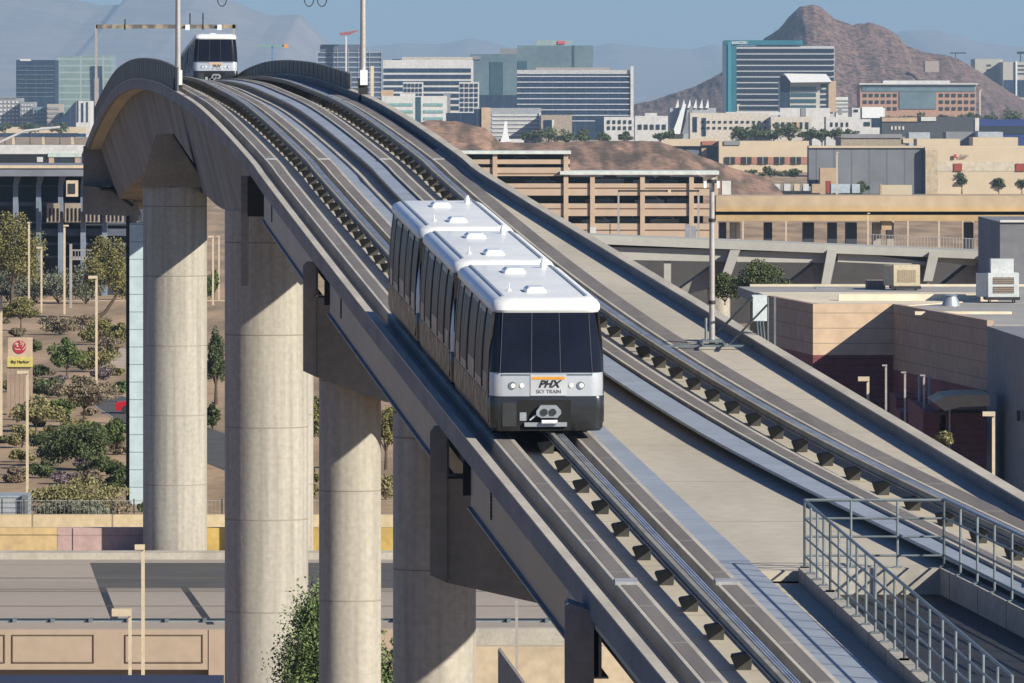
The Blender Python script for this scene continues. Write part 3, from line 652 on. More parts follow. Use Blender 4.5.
# right of the columns: barriers and the retaining wall with dark face
b = MB(); b.box(px(470,358), px(640,358), 357.5, 358.5, -31, rz(628,358)); tag(b.build('concrete_barrier', PLIN), 'light concrete barrier seen low between the columns and the last pier', 'barrier')
b = MB(); b.box(px(470,352), px(640,352), 351, 352, -31, rz(645,352)); tag(b.build('beige_wall', M('light_beige_wall',(.56,.46,.33),None,.9,scale=.2)), 'light beige wall below the barrier near the last pier', 'wall')
b = MB(); P_ = [W(498,648,330), W(538,680,300), W(560,680,298), W(560,720,298), W(498,720,330)]
b.add([P_[0],P_[1],P_[4]+Vector((0,0,-4)),W(538,720,300)], [(0,1,3,2)]); b.add([P_[0]+Vector((.3,.5,0)),P_[1]+Vector((.3,.5,0)),P_[0],P_[1]], [(0,1,3,2)])
b.prism([(px(498,330),330),(px(538,300),300),(px(640,300),300),(px(640,300)+.1,301),(px(540,301),301),(px(500,331),331)], -31, -22.85)
b.f = b.f[2:]; tag(b.build('ramp_wall', M('ramp_wall_concrete',(.30,.27,.25),None,.9,scale=.3)), 'angled ramp wall with shaded face at the bottom centre', 'wall')
b = MB(); b.box(px(515.3,345), px(518,345), 345, 345.2, -30, rz(600,345)); tag(b.build('white_pole', POLE), 'thin white pole standing under the steel girder', 'pole')

# ---- phoenix emblem sign
Ys = gY(415)
sg = thing('monument_sign', W(19,415,Ys), 'tan monument sign with round red bird emblem and yellow name panel', 'sign')
b = MB(); b.box(px(7,Ys), px(32,Ys), Ys, Ys+.8, GZ, rz(367,Ys)); b.build('pedestal', M('ribbed_sign_base',(.36,.27,.21),None,.8,scale=.5,lines=[(0,.33,.05,(.22,.16,.12))]), sg)
b = MB(); b.box(px(8,Ys), px(32,Ys), Ys-.1, Ys+.7, rz(357,Ys), rz(337.5,Ys)); hp = b.build('sign_head', M('sign_tan',(.55,.42,.31),None,.7,scale=.5), sg)
b = MB(); b.box(px(7.5,Ys), px(32.2,Ys), Ys-.14, Ys+.7, rz(367,Ys), rz(357,Ys)+.002); yp = b.build('name_panel', M('sign_yellow',(.60,.52,.16),None,.6,scale=.5), sg)
RED = M('emblem_red', (.42,.03,.07), None, .5, scale=1); CRM = M('emblem_tan', (.62,.48,.36), None, .6, scale=1)
c0 = W(19.7,347,Ys); r0 = 6.6*Ys/F
b = MB(); b.tube((c0.x, Ys-.10, c0.z), (c0.x, Ys-.15, c0.z), r0, 32); em = b.build('emblem_disc', RED, hp)
b = MB()
def blob(pts, y): b.slab([(c0.x+p[0]*r0, c0.z+p[1]*r0) for p in pts], y, y+.02)
blob([(-.80,.35),(-.55,.72),(-.15,.55),(-.32,.30),(-.10,.12),(-.25,.02),(-.5,.12),(-.42,.35),(-.62,.42)], Ys-.175)   # head and beak
blob([(.0,.95),(.18,.55),(.10,.2),(.28,.35),(.35,.8)], Ys-.175)
blob([(.42,.75),(.45,.3),(.28,-.1),(.52,.1),(.72,.55)], Ys-.175)
blob([(.88,.35),(.72,-.05),(.5,-.3),(.35,-.5),(.7,-.35),(.95,0)], Ys-.175)
blob([(-.8,-.15),(-.4,-.28),(0,-.25),(.2,-.42),(-.2,-.42),(-.6,-.38)], Ys-.175)
b.build('bird_mark', CRM, em)
text_part('Sky Harbor', 4.0*Ys/F, INK, yp, (px(20,Ys), Ys-.15, rz(362,Ys)), bold=.012)
# ---- road with red car
sheet('road_left', [(px(96,600),640),(px(240,560),560),(px(240,505),505),(px(150,560),560),(px(88,635),632)], GZ+.02, ASPH)
sheet('road_left_kerb', [(px(90,630),628),(px(150,560),558),(px(152,560),556),(px(92,630),626)], GZ+.03, WHITE)
sheet('path', [(px(85,745),760),(px(126,745),760),(px(126,700),690),(px(95,700),700)], GZ+.02, M('path_sand',(.50,.40,.31),None,.9,scale=.2))
Yc = gY(414)
car = thing('parked_car', W(123,414,Yc), 'small red car on the road beside the blue panelled tower', 'car')
CR = M('car_red', (.55,.012,.03), None, .25, .2, scale=1, coat=.6)
x0, x1 = px(115,Yc), px(131,Yc); L_ = x1-x0+1.9; 
prof = [(0,.25),(0,.75),(.12,.9),(.95,.98),(1.5,1.42),(2.7,1.45),(3.4,1.0),(L_-.05 if L_>3.5 else 4.1,.92),(4.25,.7),(4.25,.25)]
b = MB(); b.slab([(x0+p[0], GZ+p[1]) for p in prof], Yc, Yc+1.75); b.build('body', CR, car)
b = MB(); b.slab([(x0+p[0], GZ+p[1]) for p in ((1.15,1.0),(1.58,1.36),(2.62,1.38),(3.15,1.0))], Yc-.01, Yc+1.76); b.build('window', GLASS, car)
for wx in (.85, 3.4):
    for wy in (0, 1.6):
        b = MB(); b.tube((x0+wx, Yc+wy-.03, GZ+.33), (x0+wx, Yc+wy+.2, GZ+.33), .33, 16); b.build('wheel', DARK, car)
b = MB(); b.box(x0-.02,x0+.05,Yc+.1,Yc+.45,GZ+.62,GZ+.78); b.build('headlight', LAMPG, car)
# ---- pale blue panelled tower
TW = thing('panelled_tower', (px(138,470),470,GZ), 'tall narrow tower clad in pale blue panels beside the far column', 'tower')
b = MB(); b.box(px(129.5,470), px(129.5,470)+2.2, 470, 473, GZ, rz(223,470)); b.build('clad_front', M('pale_blue_panel',(.50,.62,.66),(.45,.57,.61),.4,scale=.1,lines=[(2,1.03,.05,(.18,.24,.28)),(0,.42,.012,(.42,.52,.56))]), TW)
b = MB(); b.box(px(125.8,470), px(129.5,470)-.003, 470.3, 473, GZ, rz(216,470)); b.build('edge_column', DARK, TW)
b = MB(); b.tube(W(139,223,470), W(139,216,470), .05); b.tube(W(141,223,470), W(141,214,470), .05); b.build('roof_stub', POLE, TW)

# ---- left dark building with pillars (far side of the planted bank)
Yb = 960
lb = thing('elevated_terminal', (px(40,Yb), Yb, GZ), 'dark many-pillared building behind the trees at left', 'building')
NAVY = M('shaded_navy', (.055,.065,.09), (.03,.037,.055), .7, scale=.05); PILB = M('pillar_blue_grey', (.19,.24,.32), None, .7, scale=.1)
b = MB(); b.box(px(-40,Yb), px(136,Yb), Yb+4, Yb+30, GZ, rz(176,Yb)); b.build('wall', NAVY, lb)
b = MB(); b.box(px(-40,Yb), px(136,Yb), Yb-3, Yb+30, rz(176,Yb), rz(165,Yb)); b.build('roof', M('terminal_roof',(.20,.22,.27),None,.8,scale=.05), lb)
b = MB(); b.box(px(-40,Yb), px(136,Yb), Yb-3.2, Yb-3, rz(168,Yb), rz(165,Yb)); b.build('roof_edge', BEIGEP, lb)
for xx in (-9, 15.5, 38.5, 60.5, 83, 104.5):
    b = MB(); b.slab([(px(xx-2.5,Yb),GZ),(px(xx+2.5,Yb),GZ),(px(xx+2.5,Yb),rz(186,Yb)),(px(xx+5.5,Yb),rz(176,Yb)),(px(xx-1,Yb),rz(176,Yb)),(px(xx-2.5,Yb),rz(186,Yb))], Yb, Yb+1.2); b.build('pillar', PILB, lb)
for r_a, r_b in ((187,185.5),(206,202),(224,222.5),(236,229),(245,243),(258,256.5)):
    b = MB(); b.box(px(-40,Yb), px(136,Yb), Yb+1.5, Yb+3.5, rz(r_a,Yb), rz(r_b,Yb)); b.build('floor_slab', M('slab_blue',(.10,.12,.17),None,.8), lb)
LIT = M('lit_interior_tan', (.33,.27,.22), None, .8, scale=.1); 
for xa_, xb_ in ((47,60),(65,81),(86,100),(106,124)):
    b = MB(); b.box(px(xa_,Yb-1), px(xb_,Yb-1), Yb-1.5, Yb-1.2, rz(222,Yb), rz(203,Yb)); o = b.build('tan_bay', LIT, lb)
    b = MB(); 
    for q in np.arange(xa_+2, xb_-1.5, 4): b.box(px(q,Yb-2), px(q+1.6,Yb-2), Yb-1.6, Yb-1.5, rz(221,Yb), rz(208,Yb))
    b.build('window', GLASS, o)
b = MB(); b.box(px(69,Yb), px(80,Yb), Yb-6, Yb-4, rz(196,Yb), rz(180,Yb)); o = tag(b.build('hanging_sign_panel', BEIGEP), 'pale green square frame hanging under the terminal roof', 'sign')
b = MB(); b.box(px(71,Yb), px(78,Yb), Yb-6.1, Yb-6, rz(193,Yb), rz(183,Yb)); b.build('dark_panel', DARK, o)
b = MB(); 
for xx in np.arange(72, 92, 3.0): b.box(px(xx,900), px(xx+.5,900), 900, 900.2, rz(259,900), rz(250,900))
b.box(px(70,900),px(92,900),900,900.3,rz(251,900),rz(249.5,900)); b.box(px(70,900),px(92,900),900,900.3,rz(260,900),rz(256.5,900)); tag(b.build('footbridge_rail', POLE), 'small pale railing between the left lamps and the bent tree', 'railing')
b = MB(); b.box(px(69.5,905), px(72,905), 905, 905.3, GZ, rz(244,905)); tag(b.build('white_post', POLE), 'white post in front of the dark many-pillared building', 'post')
b = MB(); b.box(-70, px(126,940), 936, 937, GZ-1, rz(300,937)); b.box(px(207,937), px(225,937), 936, 937, GZ-1, rz(300,937)); tag(b.build('garden_wall', M('garden_wall_tan',(.55,.43,.32),None,.9,scale=.1)), 'low tan wall along the top of the planted bank', 'wall')

# ------------------------------------------------------------------ vegetation
def leafmat(name, c): 
    m = M(name, c, tuple(v*.55 for v in c), .7, scale=1.3, fine=.35, fscale=7); return m
LG = leafmat('leaf_olive', (.24,.225,.075)); LD = leafmat('leaf_dark_green', (.095,.125,.045)); LM = leafmat('leaf_mid_green', (.13,.185,.05))
LY = leafmat('leaf_yellow_green', (.30,.28,.12)); LGR = leafmat('leaf_grey_green', (.22,.235,.165)); LB = leafmat('leaf_brown_grey', (.27,.215,.14)); LP = leafmat('leaf_purple_grey', (.22,.17,.19))
BARK = M('bark', (.11,.08,.055), None, .95, scale=3)
def foliage(cx, cy, cz, rx, ry, rzz, n, size, rng, droop=0, clumps=14):
    cl = rng.randn(clumps, 3); cl /= np.linalg.norm(cl, axis=1)[:,None]; cl *= (rng.rand(clumps,1)**.45)*.78
    cl[:,2] = np.where(cl[:,2] < -.45, cl[:,2]*.4, cl[:,2])
    cr = .22 + .26*rng.rand(clumps)
    idx = rng.randint(0, clumps, n); p = rng.randn(n, 3); p /= np.linalg.norm(p, axis=1)[:,None]
    p = cl[idx] + p * (cr[idx]*(rng.rand(n)**.4))[:,None]
    p[:,2] -= droop*rng.rand(n)*np.abs(p[:,0])
    c = p*np.array([rx,ry,rzz]) + np.array([cx,cy,cz])
    a = rng.randn(n,3); a /= np.linalg.norm(a,axis=1)[:,None]; b2 = np.cross(a, rng.randn(n,3)); b2 /= np.linalg.norm(b2,axis=1)[:,None]
    s_ = size*(.6+.8*rng.rand(n))[:,None]; s2 = s_*.55
    V = np.stack([c-a*s_, c+b2*s2, c+a*s_, c-b2*s2], 1).reshape(-1,3)
    return V, cl*np.array([rx,ry,rzz]) + np.array([cx,cy,cz])
def leafmesh(name, V, mat, parent, off):
    n = len(V)//4; me = bpy.data.meshes.new(name); me.vertices.add(len(V)); me.vertices.foreach_set('co', (V-np.array(off)).astype(np.float32).ravel())
    me.loops.add(n*4); me.loops.foreach_set('vertex_index', np.arange(n*4, dtype=np.int32)); me.polygons.add(n)
    me.polygons.foreach_set('loop_start', np.arange(0, n*4, 4, dtype=np.int32)); me.update(calc_edges=True)
    me.materials.append(mat); o = bpy.data.objects.new(name, me); scn.collection.objects.link(o); o.parent = parent; return o
SEED = [100]
def tree(x, rb, rt, wpx, label, mat, name='tree', cat='tree', Y=None, n=2600, trunk=.35, droop=.15, zb=None, grp=None, bend=0, clumps=16, leaf=None):
    Y = Y or gY(rb); SEED[0] += 1; rng = np.random.RandomState(SEED[0]); s_ = F/Y
    zb = rz(rb,Y) if zb is None else zb; zt = rz(rt,Y); h = zt-zb; X = px(x,Y)
    t = thing(name, (X,Y,zb), label, cat, grp)
    ch = h*(1-trunk); r_ = wpx/2/s_
    V, cl = foliage(X, Y, zb+h*trunk+ch*.5, r_*1.22, r_*1.1, ch*.62, int(n*1.8), leaf or .95/s_+.03, rng, droop, clumps)
    leafmesh('crown', V, mat, t, (X,Y,zb))
    b = MB(); k = Vector((X+bend*r_*.3, Y, zb+h*trunk*.9)); base = Vector((X-bend*r_*.5, Y, zb)); rr = max(.03*h, .4/s_)
    if bend: m1 = Vector((X-bend*r_*.1, Y, zb+h*.07)); b.tube(base, m1, rr, 7, rr*.85); b.tube(m1, k, rr*.85, 7, rr*.6)
    else: b.tube(base, k, rr, 7, rr*.6)
    for q in range(min(7, clumps)): b.tube(k, Vector(cl[q]), rr*.5, 5, rr*.12)
    b.build('trunk', BARK, t)
    return t
tree(12, 306, 214, 66, 'large olive green tree cut off at the left edge above the planted bank', LG, n=6000, trunk=.25, droop=.3, clumps=26)
tree(108, 318, 240, 56, 'drooping olive tree with a bent trunk left of the panelled tower', LG, n=5000, trunk=.32, droop=.35, bend=1, clumps=24)
tree(21, 331, 300, 44, 'small flat-topped tree on the brown bank at left', LG, n=2600, trunk=.4)
tree(67, 378, 340, 34, 'compact bright green tree in the middle of the bank', LM, n=2600, trunk=.25)
tree(84, 428, 378, 62, 'wide grey-brown umbrella tree in front of the road', LB, n=4200, trunk=.42)
tree(36, 432, 398, 52, 'light green spreading tree below the emblem sign', LY, n=3400, trunk=.25)
tree(80, 470, 425, 66, 'big dark green tree in the lower left planting', LD, n=6000, trunk=.15, clumps=24)
tree(50, 466, 436, 44, 'dark tree left of the big dark green tree', LD, n=3500, trunk=.2)
tree(114, 455, 422, 30, 'dark green tree touching the panelled tower', LM, n=2600, trunk=.3)
tree(118, 498, 463, 30, 'shaded dark tree near the fence beside the tower', LD, n=2800, trunk=.2)
tree(216, 405, 330, 16, 'narrow dark tree in the gap between the two big columns', LD, n=2600, trunk=.3)
tree(386, 470, 402, 30, 'olive tree seen through the gap between the two nearer columns', LG, n=2600, trunk=.3)
tree(312, 455, 395, 26, 'tree glimpsed in the narrow gap left of the slender column', LG, n=2000, trunk=.3)
tree(330, 740, 592, 104, 'feathery bright green tree rising from the bottom edge between columns', leafmat('leaf_feathery',(.16,.23,.075)), Y=290, n=24000, trunk=.6, droop=.5, zb=-30, clumps=120, leaf=.06)
tree(398, 720, 597, 50, 'feathery green foliage between the slender and the nearest column', LM, Y=292, n=12000, trunk=.2, zb=-30, clumps=40, leaf=.06)
tree(762, 305, 264, 50, 'bushy dark green tree beneath the slanted piers of the grey bridge', LD, Y=600, n=4000, trunk=.1, clumps=22)
tree(725, 305, 275, 30, 'dark tree left of the bushy tree beneath the grey bridge', LD, Y=610, n=2600, trunk=.1)
tree(962, 194, 174, 16, 'round tree standing by the cream warehouse wall', LD, n=900, trunk=.35)
tree(999, 194, 179, 14, 'small spreading tree right along the cream warehouse wall', LD, n=800, trunk=.4)
tree(1022, 194, 178, 12, 'tree by the warehouse wall at the right edge', LD, n=600, trunk=.35)
tree(860, 194, 182, 16, 'low tree in the truck yard', LD, n=600, trunk=.15)
def shrub(x, rb, h, wd, label, mat, n=1300, Y=None): return tree(x, rb, rb-h, wd, label, mat, 'shrub', 'shrub', n=n, trunk=.02, droop=0, Y=Y, grp=None, clumps=14)
for a in ((8,302,34,56,'grey-pink shrub at the left end of the upper hedge',LGR),(36,303,34,52,'grey-green shrub behind the short pale lamp post',LGR),(58,303,34,54,'grey-green shrub in the middle of the upper hedge',LGR),(86,304,34,56,'grey-green shrub right end of the upper hedge',LGR),
          (60,335,20,46,'dry grey-brown shrub on the brown bank',LB),(40,378,13,16,'dark spiky shrub right of the emblem sign',LD),(48,398,20,38,'dark green bush beside the emblem sign pedestal',LD),(62,418,22,34,'bush between the sign and the umbrella tree',LM),
          (96,372,24,44,'olive shrub mass behind the lamp post with tree',LG),(104,380,12,24,'purple-grey shrub near the road',LP),(88,368,14,14,'yellow-green shrub beside the lamp post',LY),(66,484,14,34,'purple-grey shrub in front of the big dark tree',LP),(52,508,24,60,'yellow-green grassy shrub at the fence, left one',LY),(86,509,28,66,'yellow-green grassy shrub at the fence, right one',LY),
          (52,517,18,56,'grey sage bush along the fence, left one',LGR),(86,518,17,60,'grey sage bush along the fence, right one',LGR),(118,514,14,26,'brownish bush along the fence by the tower',LB),(142,512,10,10,'small green bush at the foot of the far column',LM),(213,430,26,14,'dark shrub in the gap between the two big columns',LD),(946,445,12,20,'round yellow-green shrub beside the maroon walls',LY)):
    shrub(*a, Y=(440 if a[0]==946 else None))
for i, (x_, rb_, h_, w_2, lb_, mt_) in enumerate([
 (100,345,26,40,'dry olive shrub on the bank right of the compact green tree',LG),(35,352,12,20,'dark low shrub under the flat-topped tree',LD),(84,330,16,40,'dusty shrub under the bent tree',LB),
 (22,448,24,30,'pale olive bush below the emblem sign',LY),(66,446,26,44,'mixed green bush left of the umbrella tree trunk',LG),(100,440,20,30,'low green bush right of the umbrella tree trunk',LM),(96,476,22,40,'dark bush right of the big dark green tree',LD),
 (42,478,18,30,'dark bush at the shadow beside the lamp post',LD),(108,500,18,26,'dark bush low beside the tower foot',LD),(126,300,22,22,'green bush touching the edge column of the tower',LG),(110,362,22,30,'brown-green bush between lamp post and tower',LB),
 (120,345,20,22,'tall dry bush beside the tower',LG),(213,372,26,16,'dark bush in the middle of the gap between the big columns',LD),(214,300,34,14,'green bush high in the gap between the big columns',LM),(386,500,30,22,'yellow-green bush low in the gap between the nearer columns',LY),(312,500,30,16,'olive bush low in the narrow gap',LG),
 (12,392,14,20,'green bush left of the emblem sign',LG)]): shrub(x_, rb_, h_, w_2, lb_, mt_)
rs_ = random.Random(5); mts_ = [LG, LY, LB, LGR, LM, LG, LB, LP]
for i in range(60):
    rb_ = rs_.uniform(322, 514); x_ = rs_.uniform(0, 124)
    if 338 < rb_ < 415 and x_ < 34: continue
    if rb_ < 370 and i % 2: mt_ = LB
    else: mt_ = mts_[i % 8]
    wd_ = rs_.uniform(8, 26)*(rb_/430); shrub(x_, rb_, wd_*rs_.uniform(.35, .6), wd_, 'x', mt_, n=int(60*wd_))['group'] = 'low scrub bushes scattered over the planted bank'
for o in bpy.data.objects:
    if o.get('group') == 'low scrub bushes scattered over the planted bank': o['label'] = 'low dry scrub bush scattered on the tan bank among the trees'
far_tr = [(q, 150-abs(q-700)*.01) for q in range(560, 650, 13)]
k = 0
for (xx, rb_, h_, wd) in [(530,140,10,18),(548,140,12,20),(566,141,10,18),(585,141,11,18),(604,140,9,16),(625,140,8,14),(742,139,13,20),(757,139,14,22),(773,138,12,22),(790,138,13,22),(806,138,11,20),(822,139,10,18),(838,139,12,18),(851,138,9,14),(890,128,13,18),(910,124,10,20),(925,124,11,20),(942,125,10,18),(958,124,12,20),(975,124,13,20),(993,124,11,18),(1012,124,14,20),(660,139,8,14),(672,139,9,12),(30,131,8,20),(60,131,8,22),(5,131,8,22),(438,152,7,30),(612,170,5,14),(720,176,6,20),(770,176,9,20),(745,176,7,22),(795,176,8,18)]:
    k += 1
    side = 'left' if xx < 300 else ('centre' if xx < 700 else 'right')
    nb = {530:'just right of the white obelisk'}.get(xx, '')
    Yt = (3600 if rb_ < 130 else 2900) if rb_ < 150 else gY(rb_+3)
    if xx < 100: Yt = 3800
    hh_ = rz(rb_-h_, Yt) - GZ; ch_ = h_*1.15*Yt/F
    t = tree(xx, rb_, rb_-h_, wd*1.15, 'far tree', LD, Y=Yt, n=420, trunk=max(0, 1-ch_/hh_), zb=GZ, grp='far trees among the office blocks', clumps=10, leaf=2.0*Yt/F*.6)
for i, t in enumerate([o for o in bpy.data.objects if o.get('group') == 'far trees among the office blocks']):
    t['label'] = 'far dark green tree in one of the distant tree belts among the office buildings'

# ------------------------------------------------------------------ generic facade
def bld(name, label, cat, x0, x1, rt, Y, wall, depth=40, feats=(), zb=GZ, roofm=None, partname='wall', grp=None, ov=0):
    t = thing(name, (px((x0+x1)/2,Y), Y, zb), label, cat, grp)
    b = MB(); b.box(px(x0,Y), px(x1,Y), Y, Y+depth, zb, rz(rt,Y)); b.build(partname, wall, t)
    e = .0006*Y/8 + .05
    for ft in feats:
        nm, xa_, xb_, ra, rb_, mt = ft[:6]; pr = e*(ft[6] if len(ft) > 6 else 1)
        b = MB(); b.box(px(xa_,Y), px(xb_,Y), Y-pr, Y + (ft[7] if len(ft) > 7 else .3), rz(rb_,Y), rz(ra,Y)); b.build(nm, mt, t)
    return t
def bands(xa_, xb_, r0, r1, n, frac, mt, name='window_band'):
    st = (r1-r0)/n; return [(name, xa_, xb_, r0+i*st+st*(1-frac), r0+(i+1)*st, mt) for i in range(n)]
def grid(xa_, xb_, r0, r1, nx, ny, fx, fy, mt, name='window'):
    sx = (xb_-xa_)/nx; sy = (r1-r0)/ny
    return [(name, xa_+i*sx+sx*(1-fx)/2, xa_+(i+1)*sx-sx*(1-fx)/2, r0+j*sy+sy*(1-fy)/2, r0+(j+1)*sy-sy*(1-fy)/2, mt) for i in range(nx) for j in range(ny)]
GB = M('far_blue_glass', (.02,.04,.085), (.012,.025,.055), .6, scale=.05, fscale=.4, fine=.3, spec=.2, lines=[(0,6.,.5,(.04,.06,.11))])
GT = M('far_teal_glass', (.15,.215,.25), (.11,.165,.20), .25, scale=.03, fscale=.3, fine=.12)
GTD = M('far_dark_teal_glass', (.045,.10,.13), None, .25, scale=.03)
WB = M('far_white_panel', (.60,.60,.60), (.52,.52,.52), .8, scale=.05)
CR_ = M('far_cream', (.60,.50,.36), (.54,.45,.33), .85, scale=.03, fscale=.3, fine=.05)
BRK = M('far_brick', (.42,.24,.17), None, .9, scale=.05); GRY = M('far_grey', (.26,.27,.29), (.2,.21,.23), .85, scale=.03)
TEAL = M('tower_teal', (.03,.17,.22), (.02,.13,.18), .35, scale=.05); TAN = M('far_tan', (.52,.38,.26), None, .85, scale=.05); REDD = M('red_door', (.33,.06,.045), None, .8, scale=.2)
DKG = M('far_dark_window', (.03,.04,.05), None, .3, scale=.2); ROSE = M('rose_brick', (.42,.19,.14), None, .9, scale=.2)
def FB(r): return gY(r)
# left cluster
bld('office_tower', 'dark blue glass office block at the far left below the mountains', 'office building', 16, 55, 60, 4900, GB, feats=bands(16.5,54,62,97,8,.12,GT,'floor_band')+[('roof_sign',20,31,59,61,WB)])
t = thing('office_tower', (px(80,5000),5000,GZ), 'pale green glass office block beside the dark blue block', 'office building')
b = MB(); b.slab([(px(52,5000),GZ),(px(112,5000),GZ),(px(111,5000),rz(55,5000)),(px(57,5000),rz(57,5000))], 5000, 5060); b.build('glass_body', M('pale_green_glass',(.22,.30,.30),None,.3,scale=.02,lines=[(2,4.2,.9,(.30,.38,.38)),(0,14,1.,(.30,.38,.38))]), t)
b = MB(); b.slab([(px(93,5000),GZ),(px(104,5000),GZ),(px(102,5000),rz(66,5000)),(px(91.5,5000),rz(66,5000))], 4999, 5000); b.build('dark_glass_strip', GB, t)
bld('apartment_block', 'grey and white apartment block with balconies at the far left edge', 'apartment building', -10, 20, 98, 4600, GRY, feats=grid(-9,19,100,124,7,6,.62,.5,WB,'balcony')+[('penthouse',0,16,97,98.5,GRY)])
bld('apartment_block', 'apartment block with white frames right of the edge block', 'apartment building', 20, 33, 102, 4590, GRY, feats=grid(21,33,103,124,4,5,.6,.45,WB,'balcony'))
bld('apartment_block', 'blue-grey flats between two white-framed apartment blocks', 'apartment building', 33, 47, 107, 4580, M('bluegrey_wall',(.20,.26,.33),None,.8), feats=grid(34,46,109,124,4,4,.5,.5,GB))
bld('apartment_block', 'cream balconied flats left of the dark triangular glass building', 'apartment building', 47, 60, 104, 4570, M('cream_grey',(.42,.38,.33),None,.8), feats=bands(48,59,105,123,4,.5,GRY,'balcony'))
t = thing('glass_building', (px(70,4560),4560,GZ), 'dark blue triangular glass building left of the white flats', 'building')
b = MB(); b.slab([(px(58,4560),GZ),(px(76,4560),GZ),(px(76,4560),rz(101,4560)),(px(60,4560),rz(119,4560))], 4560, 4600); b.build('glass_body', GB, t)
bld('apartment_block', 'white flats with dark window strips next to the arch of the guideway', 'apartment building', 76, 90, 101, 4560, WB, feats=[('window',77,78.5,101,122,GB),('window',81.5,83.5,103,122,GB),('window',86.5,88,102,122,GB)])
t = bld('arched_bridge', 'long cream arched road bridge in the left distance', 'bridge', -20, 86, 127, 3900, CR_, depth=12, zb=rz(133,3900), partname='deck')
for xx in (-6,13,43,72):
    b = MB(); b.box(px(xx-1.2,3900), px(xx+1.2,3900), 3902, 3908, GZ, rz(133,3900)); b.build('pier', CR_, t)
    b = MB(); b.slab([(px(xx-6,3900),rz(133,3900)),(px(xx+6,3900),rz(133,3900)),(px(xx+1,3900),rz(138,3900)),(px(xx-1,3900),rz(138,3900))], 3903, 3907); b.build('haunch', CR_, t)
b = MB(); b.box(px(-20,3890), px(86,3890), 3889, 3890, rz(137,3890), rz(133.5,3890)); b.build('shadowed_girder', GB, t)
bld('road_overpass', 'pale concrete overpass crossing under the cream bridge at left', 'bridge', -20, 86, 145, 2600, WB, depth=10, zb=rz(152,2600), partname='deck')
t = thing('diagonal_cable_bridge', W(20,140,3300), 'thin white sloping ramp edge across the arched bridge', 'bridge'); b = MB(); b.tube(W(0,142,3300), W(24,131,3300), .5); b.tube(W(24,131,3300), W(60,127,3300), .5); b.build('rail', WB, t)
t = bld('terminal_hall', 'low dark hall with tan end piers and light roof at left', 'building', -20, 86, 153, 2000, GRY, depth=40, feats=[('roof_edge',-20,86,151,154,WB,2),('dark_opening',-10,47,154.5,165,BLACK),('pier',49,54,154,165,TAN,2),('pier',75,80,154,165,TAN,2),('dark_opening',55,74,158,165,DKG),('roof_edge',48,82,153,157,M('pale_teal_roof',(.5,.6,.58),None,.7),3),('white_cart',37,43,157,162,WB,2)])
bld('parking_canopy', 'long beige edge strip of a canopy in front of the low dark hall', 'canopy', -20, 86, 164, 1800, M('beige_strip',(.55,.47,.38),None,.8), depth=8, zb=rz(169,1800), partname='roof')
# centre cluster
CONS = M('construction_slab', (.30,.34,.42), None, .8, scale=.1)
t = bld('tower_under_construction', 'unfinished dark office tower with bare floors and crane', 'building', 318, 381, 52, 4700, M('construction_core',(.055,.08,.14),None,.8,scale=.05), depth=30, feats=bands(316,382,48,118,14,.28,CONS,'floor_slab')+[('column',x_,x_+.6,48,118,CONS,1.5) for x_ in (316,326,337,348,358,369,381)]+[('upper_frame',320,364,44.5,52,M('core_blue',(.10,.12,.18),None,.8))])
t = thing('tower_crane', W(346,60,4700), 'red and white tower crane on the unfinished tower', 'crane'); b = MB(); b.box(px(345.4,4690),px(347,4690),4690,4693,GZ,rz(36,4690)); b.build('mast', WB, t)
b = MB(); b.slab([W2(339,33,4690),W2(349,31.5,4690),W2(358,30,4690),W2(358,31,4690),W2(349,35,4690),W2(340,35.5,4690)],4690,4692); b.build('jib', M('crane_red',(.35,.10,.10),None,.7), t)
t = thing('tower_crane', W(272,70,4900), 'green tower crane with flat jib beyond the right safety screen', 'crane'); b = MB(); b.box(px(271.3,4900),px(273,4900),4900,4903,GZ,rz(44,4900)); b.build('mast', M('crane_blue',(.12,.22,.38),None,.7), t)
b = MB(); b.box(px(258,4899),px(286,4899),4899,4901,rz(46.5,4899),rz(44.8,4899)); b.build('jib', M('crane_green',(.18,.36,.28),None,.7), t)
b = MB(); b.box(px(284,4898),px(288,4898),4898,4901,rz(48,4898),rz(44,4898)); b.build('counterweight', ORANGE, t)
bld('office_building', 'wide banded office block with light roof right of the right gantry post', 'office building', 383, 473, 60, 4500, WB, feats=bands(384,471,66,110,7,.62,GB)+[('roof_plant',402,472,57,63,M('roof_plant_beige',(.5,.47,.44),None,.8),-1,30),('roof_box',392,402,59,62,DKG,-1,20)])
bld('grid_front_office', 'white grid-fronted office piece left in front of the banded block', 'office building', 403, 423, 82, 4420, WB, depth=18, feats=grid(403.5,422.5,83,107,5,5,.7,.7,GB))
bld('grid_front_office', 'white grid-fronted office tower between banded and teal blocks', 'office building', 459, 479, 82, 4420, WB, depth=18, feats=grid(459.5,478.5,83,112,4,6,.7,.7,GB))
bld('low_office', 'white low office with pale teal window bands behind the right parapet', 'office building', 382, 447, 96, 3300, WB, depth=30, feats=bands(385,413,99,127,4,.4,M('pale_teal_glass',(.22,.40,.40),None,.3),'window_band')+bands(424,443,99,127,4,.4,M('pale_teal_glass',(.22,.40,.40),None,.3),'window_band')+[('stair_glass',416,421,97,128,GTD),('roof_plant',400,415,93.5,96,WB,-1,10),('roof_house',381,393,90,97,TAN,-1,12),('grey_flank',443.5,450,93,127,GRY,-1,20)])
bld('office_tower', 'stepped teal glass tower left half behind the grid front', 'office building', 470, 517, 54, 4800, GT, feats=[('window_field',490,503,62,94,GTD),('roof_plant',471,481,56,59.5,GRY,2),('roof_plant',500,518,48.5,54,GRY,-1,30),('base_arcade',478,517,95,108,GB)])
